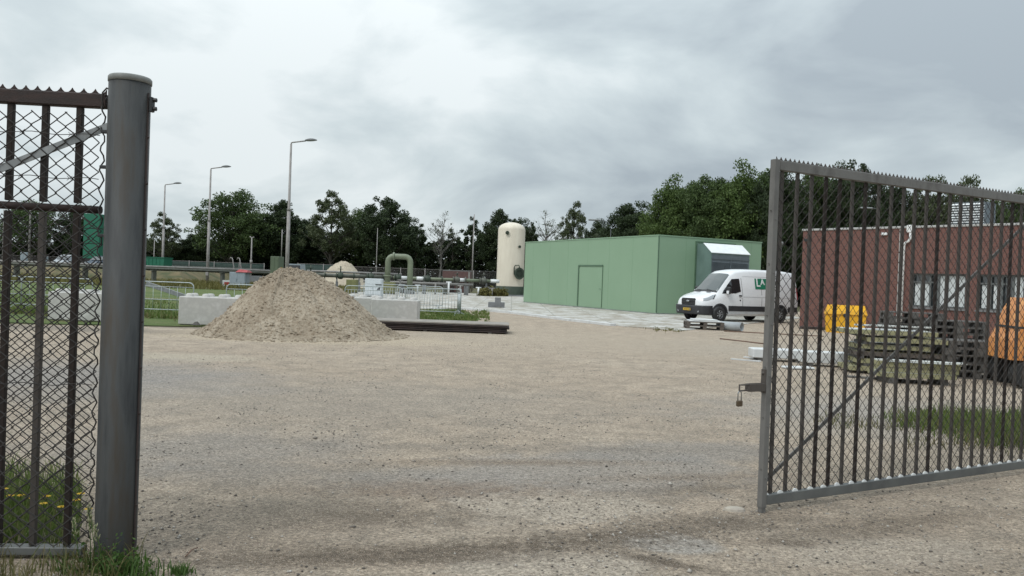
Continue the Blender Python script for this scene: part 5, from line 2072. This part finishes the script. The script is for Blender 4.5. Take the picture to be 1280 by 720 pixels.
slim_pole('lamp_post', 'short pale post with a forked top between two tall lamps', 313.5, 92, 297, .10, m_lamp, 'lamp post', 'stub')
slim_pole('mast', 'slender pale mast beyond the far sand heap', 470, 92, 285, .05, m_lamp)
slim_pole('mast', 'tall slender pole just left of the cream tank', 590, 96, 268, .09, m_lamp)
slim_pole('utility_pole', 'thin weathered pole behind the left gate between first and second bars', 36, 88, 248, .12, m_barebark)
slim_pole('utility_pole', 'thick pale post behind the left gate near the third bar', 93, 46, 268, .17, m_lamp)
slim_pole('utility_pole', 'thin pole at the left edge of the gate view', 3, 95, 262, .08, m_barebark)
slim_pole('mast', 'short thin mast in front of the trees right of the gate post', 192, 104, 300, .07, m_lamp)
slim_pole('street_lamp', 'street lamp with a curved arm behind the green building roof', 761, 84, 286, .05, m_lamphead, 'street lamp', 'curve')
slim_pole('street_lamp', 'small hooked lamp above the brick building roof', 1095, 62, 268, .045, m_lamphead, 'street lamp', 'hook')
slim_pole('lamp_post', 'thin post with a small pale globe just right of the gate stile', 974.5, 43, 307, .035, m_lamphead, 'lamp post', 'ball')

# ------------------------------------------------------------------ far vehicles and containers


def small_car(label, px, depth, rz, mat, h=1.5):
    p = D(px, depth)
    t_ = thing('parked_car', label, 'car', p, rz)
    st_ = [(0, .70, .45, .60), (.25, .82, .30, .78), (1.0, .86, .26, .92), (1.6, .87, .26, 1.38), (2.4, .87, .26, h), (3.4, .86, .26, h - .1), (4.0, .83, .28, 1.05), (4.25, .75, .4, .9)]
    vs, fs = [], []
    for x, w_, zb_, zt_ in st_:
        zm = min(.85, zt_ - .05)
        s = [(w_ * .9, zb_), (w_, (zb_ + zm) / 2), (w_, zm), (w_ * (.72 if zt_ > 1.1 else .85), zt_ - .03), (w_ * .5, zt_)]
        vs += [(x, y, z) for y, z in s] + [(x, -y, z) for y, z in reversed(s)]
    for i in range(len(st_) - 1):
        for j in range(10):
            fs.append((i * 10 + j, i * 10 + (j + 1) % 10, i * 10 + 10 + (j + 1) % 10, i * 10 + 10 + j))
    fs += [tuple(range(10)), tuple(70 + j for j in range(10))]
    mb = MB()
    mb.add(vs, fs)
    mb.build('body', mat, t_)
    MB().add([(1.02, -.72, .96), (1.02, .72, .96), (1.60, .60, 1.36), (1.60, -.60, 1.36)], [(0, 1, 2, 3)]).build('windscreen', m_winglass, t_)
    wg = [o for o in t_.children if o.name.startswith('windscreen')][0]
    wg.location = (-.03, 0, .03)
    for s in (-1, 1):
        MB().add([(1.35, s * .84, .92), (3.7, s * .84, .95), (3.3, s * .70, h - .18), (1.8, s * .70, h - .16)], [(0, 1, 2, 3)]).build('side_window', m_winglass, t_)
        MB().box(-.0, .12, s * .62 - .13, s * .62 + .13, .60, .72, bev=.02).build('headlight', m_light, t_)
        for x in (.8, 3.4):
            MB().lathe([(0, -.1), (.27, -.1), (.31, -.05), (.31, .05), (.27, .1), (0, .1)], 18, axis='y', c=(x, s * .78, .31)).build('wheel', m_tyre, t_)
    return t_


# far road is a low embankment behind the pipeline
emb = MB()
e0, e1 = D(-420, 86), D(250, 86)
emb.add([(e0.x, 82, -.02), (e1.x, 82, -.02), (e1.x - 2, 85.5, 1.15), (e0.x, 85.5, 1.15), (e0.x, 101, 1.15), (e1.x - 2, 101, 1.15), (e0.x, 106, -.02), (e1.x, 106, -.02)],
        [(0, 1, 2, 3), (3, 2, 5, 4), (4, 5, 7, 6), (1, 7, 5, 2), (0, 3, 4, 6)])
struct('embankment', emb, M('embankment_earth', (.05, .06, .02), (.105, .09, .04), .8, .95, 0, .6, 5, c3=(.15, .115, .06), lo=.36, hi=.64), 'low earth embankment carrying the far car park', 'embankment')
c = small_car('silver car facing the yard seen through the left gate', 75, 92, R(90 + 12), m_carsilver)
c.location.z = 1.15
c = small_car('dark car parked below the green storage tower', 113, 90, R(90 - 6), M('car_dark_blue', (.03, .05, .08), (.04, .06, .09), 3, .3))
c.location.z = 1.15
for i, (px, w_, h_, lb) in enumerate(((25, .75, 1.55, 'narrow grey cabinet on the far bank behind the leftmost bars'), (47, .85, 1.15, 'squat grey cabinet on the far bank left of the silver car'))):
    cabinet('utility_cabinet', lb, px, 90, w_, .6, h_, m_cabblue, 1.15)
q = D(103, 98)
gt = thing('storage_tower', 'tall dark green clad storage tower seen through the left gate by the post', 'tower', (q.x, q.y, 1.15))
zt_ = Zat(112, 266, 98) - 1.15
for k in range(3):
    z0_ = 1.2 + (zt_ - 1.2) * k / 3
    z1_ = 1.2 + (zt_ - 1.2) * (k + 1) / 3 - .10
    MB().box(0, 1.95, 0, 2, z0_, z1_, bev=.02).build('cladding_panel', m_truckgreen, gt)
MB().box(.06, 1.89, .06, 1.94, 0, zt_ - .12).build('frame', m_black, gt)
q = D(182, 96)
gc = thing('skip_container', 'dark green steel container beyond the pipeline right of the gate post', 'container', (q.x, q.y, 1.15), R(-2))
MB().prism([(.15, .1), (2.1, .1), (2.25, 1.55), (0, 1.55)], 0, 2.2).build('body', m_truckgreen, gc)
rb_ = MB()
for x in (.3, .75, 1.2, 1.65):
    rb_.box(x, x + .07, -.05, -.002, .15, 1.5)
rb_.box(-.04, 2.29, -.06, 2.26, 1.552, 1.64)
rb_.build('rib', m_truckgreen, gc)
MB().box(.2, 2.0, .1, 2.1, 0, .098).build('skid', m_black, gc)
# pickup behind the sand pile
q = D(357, 93)
tk2 = thing('pickup_truck', 'small pale pickup truck parked behind the tall lamp by the sand pile', 'truck', q, 0)
MB().prism([(0, .55), (1.85, .55), (1.85, 1.35), (1.72, 2.55), (.12, 2.55), (0, 1.35)], 0.0, 2.0).build('cab', m_cabblue, tk2)
MB().box(.16, 1.69, -.03, -.003, 1.62, 2.40, bev=.01).build('windscreen', m_winglass, tk2)
MB().box(.2, 1.65, -.03, -.003, .85, 1.15, bev=.01).build('grille', m_black, tk2)
MB().box(-.02, 1.87, -.12, .0, .45, .75, bev=.03).build('bumper', m_white, tk2)
for x in (.05, 1.55):
    MB().box(x, x + .25, -.035, -.003, 1.18, 1.36, bev=.01).build('headlight', m_light, tk2)
MB().box(.0, 1.85, 2.02, 5, .7, 1.5, bev=.02).build('load_bed', m_cabblue, tk2)
for x in (.0, 1.6):
    for y in (.5, 4):
        MB().lathe([(0, 0), (.30, 0), (.36, .05), (.36, .2), (.30, .25), (0, .25)], 18, axis='x', c=(x, y, .36)).build('wheel', m_tyre, tk2)

# ------------------------------------------------------------------ far fences


def mesh_fence(label, px0, px1, depth, z0, H, cloth, step=3.0, name='fence'):
    a_, b2 = D(px0, depth), D(px1, depth)
    L = b2.x - a_.x
    t_ = thing(name, label, 'fence', (a_.x, depth, z0))
    n = max(1, int(L / step))
    p0_ = None
    for k in range(n + 1):
        if p0_ is None:
            p0_ = MB().tube([(0, 0, 0), (0, 0, H + .05)], .045, 7).build('post', m_lamp, t_)
            o = p0_
        else:
            o = p0_.copy()
            COL.objects.link(o)
            o.parent = t_
        o.location = (L * k / n, 0, 0)
    rl = MB()
    for z in (.1, H * .5, H - .03):
        rl.tube([(0, -.03, z), (L, -.03, z)], .016 if not cloth else .02, 5)
    rl.build('rail', m_lamp, t_)
    if cloth:
        cl_ = MB()
        cl_.grid(lambda u, v: (u * L, .06 + .04 * math.sin(u * L * 2.1) + .03 * math.sin(v * 3), .12 + v * (H - .2)), int(L * 1.2), 3)
        cb = cl_.build('screen_cloth', m_fencecloth, t_)
        so_ = cb.modifiers.new('thick', 'SOLIDIFY')
        so_.thickness = .01
    else:
        # welded mesh: verticals with real gaps
        vm = MB()
        x = .12
        while x < L:
            vm.add([(x - .006, 0, .1), (x + .006, 0, .1), (x + .006, 0, H - .03), (x - .006, 0, H - .03)], [(0, 1, 2, 3)])
            x += .12
        vm.build('wire_mesh', m_lamp, t_)
    return t_


mesh_fence('fence with dark green screen cloth on the far bank left of the sand pile', 205, 330, 100, 1.15, 1.35, True)
mesh_fence('fence with dark green screen cloth behind the far sand heap', 372, 436, 104, 0, 2.75, True)
mesh_fence('see through wire fence in front of the hedge left of the tank', 440, 622, 102, 0, 2.6, False)
mesh_fence('wire fence on the far bank behind the left gate', -120, 178, 101.5, 1.15, 1.3, False)

# ------------------------------------------------------------------ trees


def make_tree(seed, H, cr, z0f, nclump, per, ls, mat, shape=1.0, spread=.14, limbs=True, bare=False):
    """returns (crown mesh object, trunk mesh object) unparented"""
    rng_ = np.random.default_rng(seed)
    rr = random.Random(seed)
    z0 = H * z0f
    cz, az = (z0 + H) / 2, (H - z0) / 2
    lean = Vector((rr.uniform(-.04, .04), rr.uniform(-.04, .04), 0)) * H
    tr_ = MB()
    tp = [(0, 0, 0)]
    for k in range(1, 7):
        f_ = k / 6
        tp.append((lean.x * f_ + rr.uniform(-.012, .012) * H, lean.y * f_ + rr.uniform(-.012, .012) * H, H * .88 * f_))
    rb = .016 * H + .05
    tr_.tube(tp, rb, 8, rs=[rb * 1.25] + [rb * (1 - .14 * k) for k in range(1, 7)])

    def trunk_at(z):
        f_ = min(1, max(0, z / (H * .88))) * 6
        i = min(5, int(f_))
        return Vector(tp[i]).lerp(Vector(tp[i + 1]), f_ - i)
    cen, rad = [], []
    k = 0
    while k < nclump:
        d_ = rng_.normal(size=3)
        d_ /= np.linalg.norm(d_)
        rf = .25 + .75 * rng_.random() ** .55
        am = .5 if seed in (16, 17, 18) else 1.0
        lob = 1 + am * .34 * mnoise.noise(Vector(tuple(d_ * 1.5)) + Vector((seed * 3.1, 0, 0))) + am * .2 * mnoise.noise(Vector(tuple(d_ * 3.4)) + Vector((0, seed * 1.7, 0)))
        z_ = cz + d_[2] * az * rf * min(1.1, lob)
        wz = max(0.15, 1 - .45 * shape * max(0, (z_ - cz) / az) ** 2)
        p = Vector((d_[0] * cr * rf * lob * wz, d_[1] * cr * rf * lob * wz, z_)) + trunk_at(z_)
        p.z = z_
        cen.append(p)
        rad.append(cr * spread * rr.uniform(.7, 1.5))
        k += 1
    if limbs:
        for i, p in enumerate(cen):
            if i % 3 and not bare:
                continue
            zs_ = max(H * .16, p.z - rr.uniform(.5, 1.1) * (Vector((p.x, p.y, 0)).length * .9 + .5))
            a_ = trunk_at(zs_)
            mid_ = a_.lerp(p, .5) + Vector((rr.uniform(-.06, .06), rr.uniform(-.06, .06), .05)) * cr
            r_ = rb * (.30 if not bare else .20) * rr.uniform(.6, 1.2)
            tr_.tube([a_, mid_, p], r_, 5, r2=r_ * .25, cap=False)
            if bare:
                for q_ in range(5):
                    e_ = p + Vector((rr.gauss(0, 1), rr.gauss(0, 1), abs(rr.gauss(.4, .6)))) * cr * .16
                    tr_.tube([mid_.lerp(p, rr.uniform(.2, 1)), e_], r_ * .4, 4, r2=r_ * .15, cap=False)
    per, ls = int(per * 1.25), ls * .86
    C = []
    for p, r_ in zip(cen, rad):
        n = int(per * (r_ / (cr * spread)) ** 2)
        g_ = rng_.normal(size=(max(3, n), 3))
        g_ /= np.maximum(1e-6, np.linalg.norm(g_, axis=1))[:, None]
        g_ *= (rng_.random(len(g_)) ** .5 * r_)[:, None]
        g_[:, 2] *= .72
        C.append(g_ + np.array(p))
    C = np.concatenate(C)
    cr_o = leafquads('crown', C, ls, mat, None, rng_)
    tk_o = tr_.build('trunk', m_barebark if bare else m_bark, None, fix=False)
    return cr_o, tk_o


protos = {}
SPECS = {
    # name: seed, H, crown r, z0f, clumps, leaves per clump, leaf size, mat, shape
    'broad': (11, 15, 6.2, .24, 170, 70, .20, lf_mid, .8, .16),
    'dense': (12, 15, 5.0, .16, 190, 95, .20, lf_dark, .8, .18),
    'airy': (13, 15, 4.6, .22, 150, 55, .18, lf_pale, .6, .14),
    'slim': (14, 12, 2.3, .22, 60, 45, .22, lf_dark, .7, .22),
    'bare': (15, 12, 3.2, .32, 60, 4, .18, lf_pale, .5, .14),
    'fresh': (16, 14, 5.2, .05, 330, 110, .155, lf_fresh, .7, .16),
    'wood': (17, 14, 5.6, .04, 340, 110, .16, lf_mid, .7, .16),
    'woodd': (18, 14, 5.2, .04, 330, 110, .16, lf_dark, .7, .16),
    'feather': (23, 12, 3.0, .10, 230, 70, .15, lf_pale, .15, .19),
}
for k, s in SPECS.items():
    protos[k] = list(make_tree(*s[:9], spread=s[9], bare=(k == 'bare')))
used = set()


def tree(kind, px, topy, width, depth, label, group, rz=None):
    s = SPECS[kind]
    base = D(px, depth)
    hy = 350 + .0367 * (px - 640)
    top = CAM_H + (hy - topy) / FPX * depth
    if 'wood' in group:
        top, width = top * .99, width * 1.32
    t_ = thing('tree', label, 'tree', base, rz if rz is not None else random.uniform(0, 6.28), group)
    sz = top / s[1] * .96
    sxy = (width / FPX * depth) / (2 * s[2]) * .95
    t_.scale = (sxy, sxy, sz)
    for o in protos[kind]:
        if kind not in used:
            c_ = o
        else:
            c_ = o.copy()
            COL.objects.link(c_)
        c_.parent = t_
    used.add(kind)
    return t_


ROW, WD = 'trees in the far row', 'trees of the wood on the right'
for a in (
    ('broad', -45, 262, 100, 135, 'broad tree at the far left outside the first gate bar'),
    ('broad', 38, 249, 78, 135, 'rounded tree behind the thin pole seen through the left gate'),
    ('dense', 98, 252, 62, 137, 'dark tree behind the green tower seen through the left gate'),
    ('airy', 205, 262, 46, 135, 'small airy tree behind the farthest street lamp'),
    ('broad', 287, 237, 112, 133, 'broad spreading tree behind the middle street lamp'),
    ('dense', 349, 245, 66, 136, 'dark tree behind the tallest street lamp'),
    ('airy', 413, 233, 72, 132, 'pale airy tree right of the tallest street lamp'),
    ('dense', 481, 241, 78, 130, 'dense dark rounded tree above the pipe loop'),
    ('slim', 517, 277, 36, 134, 'small dark tree right of the dense rounded one'),
    ('bare', 548, 262, 46, 136, 'nearly bare tree in the gap left of the slender pole'),
    ('slim', 566, 285, 26, 138, 'short dark tree just right of the nearly bare one'),
    ('slim', 588, 268, 28, 136, 'slim tree behind the slender pole'),
    ('dense', 624, 257, 60, 134, 'dark tree directly behind the cream tank'),
    ('slim', 661, 275, 24, 133, 'narrow tree between the tank and the green building'),
    ('bare', 684, 260, 50, 138, 'sparse leafless tree above the left end of the green building'),
    ('airy', 714, 247, 44, 130, 'small rounded airy tree above the green building door'),
    ('woodd', 244, 288, 50, 141, 'low dark tree filling behind the foot of the broad spreading tree'),
    ('woodd', 318, 264, 60, 142, 'dark tree filling between the broad tree and the tallest lamp'),
    ('woodd', 383, 268, 50, 142, 'dark tree filling just right of the tallest lamp pole'),
    ('broad', 447, 258, 60, 140, 'mid green tree between the pale airy one and the dense rounded one'),
    ('woodd', 506, 268, 50, 141, 'dark tree filling behind the right of the pipe loop'),
    ('woodd', 645, 268, 52, 141, 'dark tree filling behind the right side of the tank'),
    ('woodd', 747, 270, 46, 120, 'low dark tree behind the curved arm lamp'),
): tree(*a, ROW)
for a in (
    ('woodd', 785, 245, 60, 92, 'dark tree at the left end of the wood above the building roof'),
    ('fresh', 836, 220, 66, 86, 'fresh green tree above the near corner of the green building'),
    ('wood', 880, 213, 84, 84, 'rounded green tree above the air hood'),
    ('fresh', 925, 204, 80, 82, 'bright green tree just left of the gate top'),
    ('woodd', 972, 196, 70, 80, 'dark tree behind the gate stile top'),
    ('wood', 1015, 201, 70, 83, 'mid green tree behind the first gate bars'),
    ('woodd', 1063, 193, 72, 80, 'tallest dark tree seen over the gate top rail'),
    ('woodd', 1112, 216, 60, 82, 'dark tree over the middle of the brick roof'),
    ('feather', 1162, 206, 50, 78, 'pale feathery tree above the louvred roof vent'),
    ('feather', 1205, 206, 46, 80, 'sparse tree with loose twigs right of the feathery one'),
    ('wood', 1236, 240, 50, 84, 'low green tree over the right of the brick roof'),
    ('wood', 1270, 230, 62, 80, 'green tree at the right edge above the gate rail'),
    ('woodd', 1330, 225, 80, 80, 'dark tree beyond the right edge of the gate'),
    ('wood', 858, 222, 70, 94, 'green tree of the wood between the fresh and the rounded crowns'),
    ('woodd', 906, 214, 76, 94, 'dark tree of the wood rising behind the rounded crown above the hood'),
    ('wood', 950, 206, 76, 92, 'green tree of the wood just left of the dark one behind the stile'),
    ('woodd', 1140, 250, 60, 88, 'dark filler tree behind the brick roof left of the vent'),
    ('wood', 900, 250, 80, 90, 'inner green tree of the wood low behind the air hood'),
    ('woodd', 850, 262, 70, 91, 'inner dark tree of the wood behind the building corner'),
    ('woodd', 990, 262, 80, 90, 'inner dark tree of the wood behind the gate stile'),
): tree(*a, WD)


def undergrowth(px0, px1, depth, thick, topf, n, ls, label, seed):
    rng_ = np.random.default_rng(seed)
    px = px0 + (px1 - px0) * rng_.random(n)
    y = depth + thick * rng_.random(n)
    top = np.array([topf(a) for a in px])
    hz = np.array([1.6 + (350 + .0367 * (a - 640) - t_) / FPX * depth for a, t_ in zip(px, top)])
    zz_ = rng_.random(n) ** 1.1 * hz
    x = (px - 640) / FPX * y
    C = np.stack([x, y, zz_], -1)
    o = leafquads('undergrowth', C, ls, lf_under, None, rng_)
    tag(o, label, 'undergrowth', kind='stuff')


def topL(px):
    return 303 - 7 * mnoise.noise(Vector((px * .03, 0, 0))) - 8 * mnoise.noise(Vector((px * .09, 3, 0))) - (10 if 300 < px < 470 else 0) - 4 * mnoise.noise(Vector((px * .3, 3, 0)))


def topR(px):
    return 272 - 10 * mnoise.noise(Vector((px * .03, 5, 0))) - 6 * mnoise.noise(Vector((px * .12, 3, 0))) + max(0, 800 - px) * .35


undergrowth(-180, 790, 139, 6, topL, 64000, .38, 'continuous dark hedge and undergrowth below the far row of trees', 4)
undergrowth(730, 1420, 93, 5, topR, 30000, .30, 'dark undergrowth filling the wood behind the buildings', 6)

# broad leaved weeds at the foot of the gate post
rng_ = np.random.default_rng(77)
C = []
for k in range(34):
    c0 = D(rng_.normal(152, 19), 4.17 + rng_.normal(0, .04))
    hh = abs(rng_.normal(.07, .05)) + .02
    for j in range(int(9 + hh * 90)):
        C.append((c0.x + rng_.normal(0, .018), c0.y + rng_.normal(0, .018), rng_.random() * hh))
o = leafquads('weeds', np.array(C), .011, lf_weed, None, rng_, .3)
tag(o, 'broad leaved green weeds clustered against the foot of the gate post', 'weeds', kind='stuff')
a_, b2 = G(232, 697), G(247, 687)
o = MB().tube([(a_.x, a_.y, .006), ((a_.x + b2.x) / 2, (a_.y + b2.y) / 2, .022), (b2.x, b2.y, .012)], .004, 6).build('twig', m_rod)
tag(o, 'short thin twig on the gravel right of the gate post', 'twig')
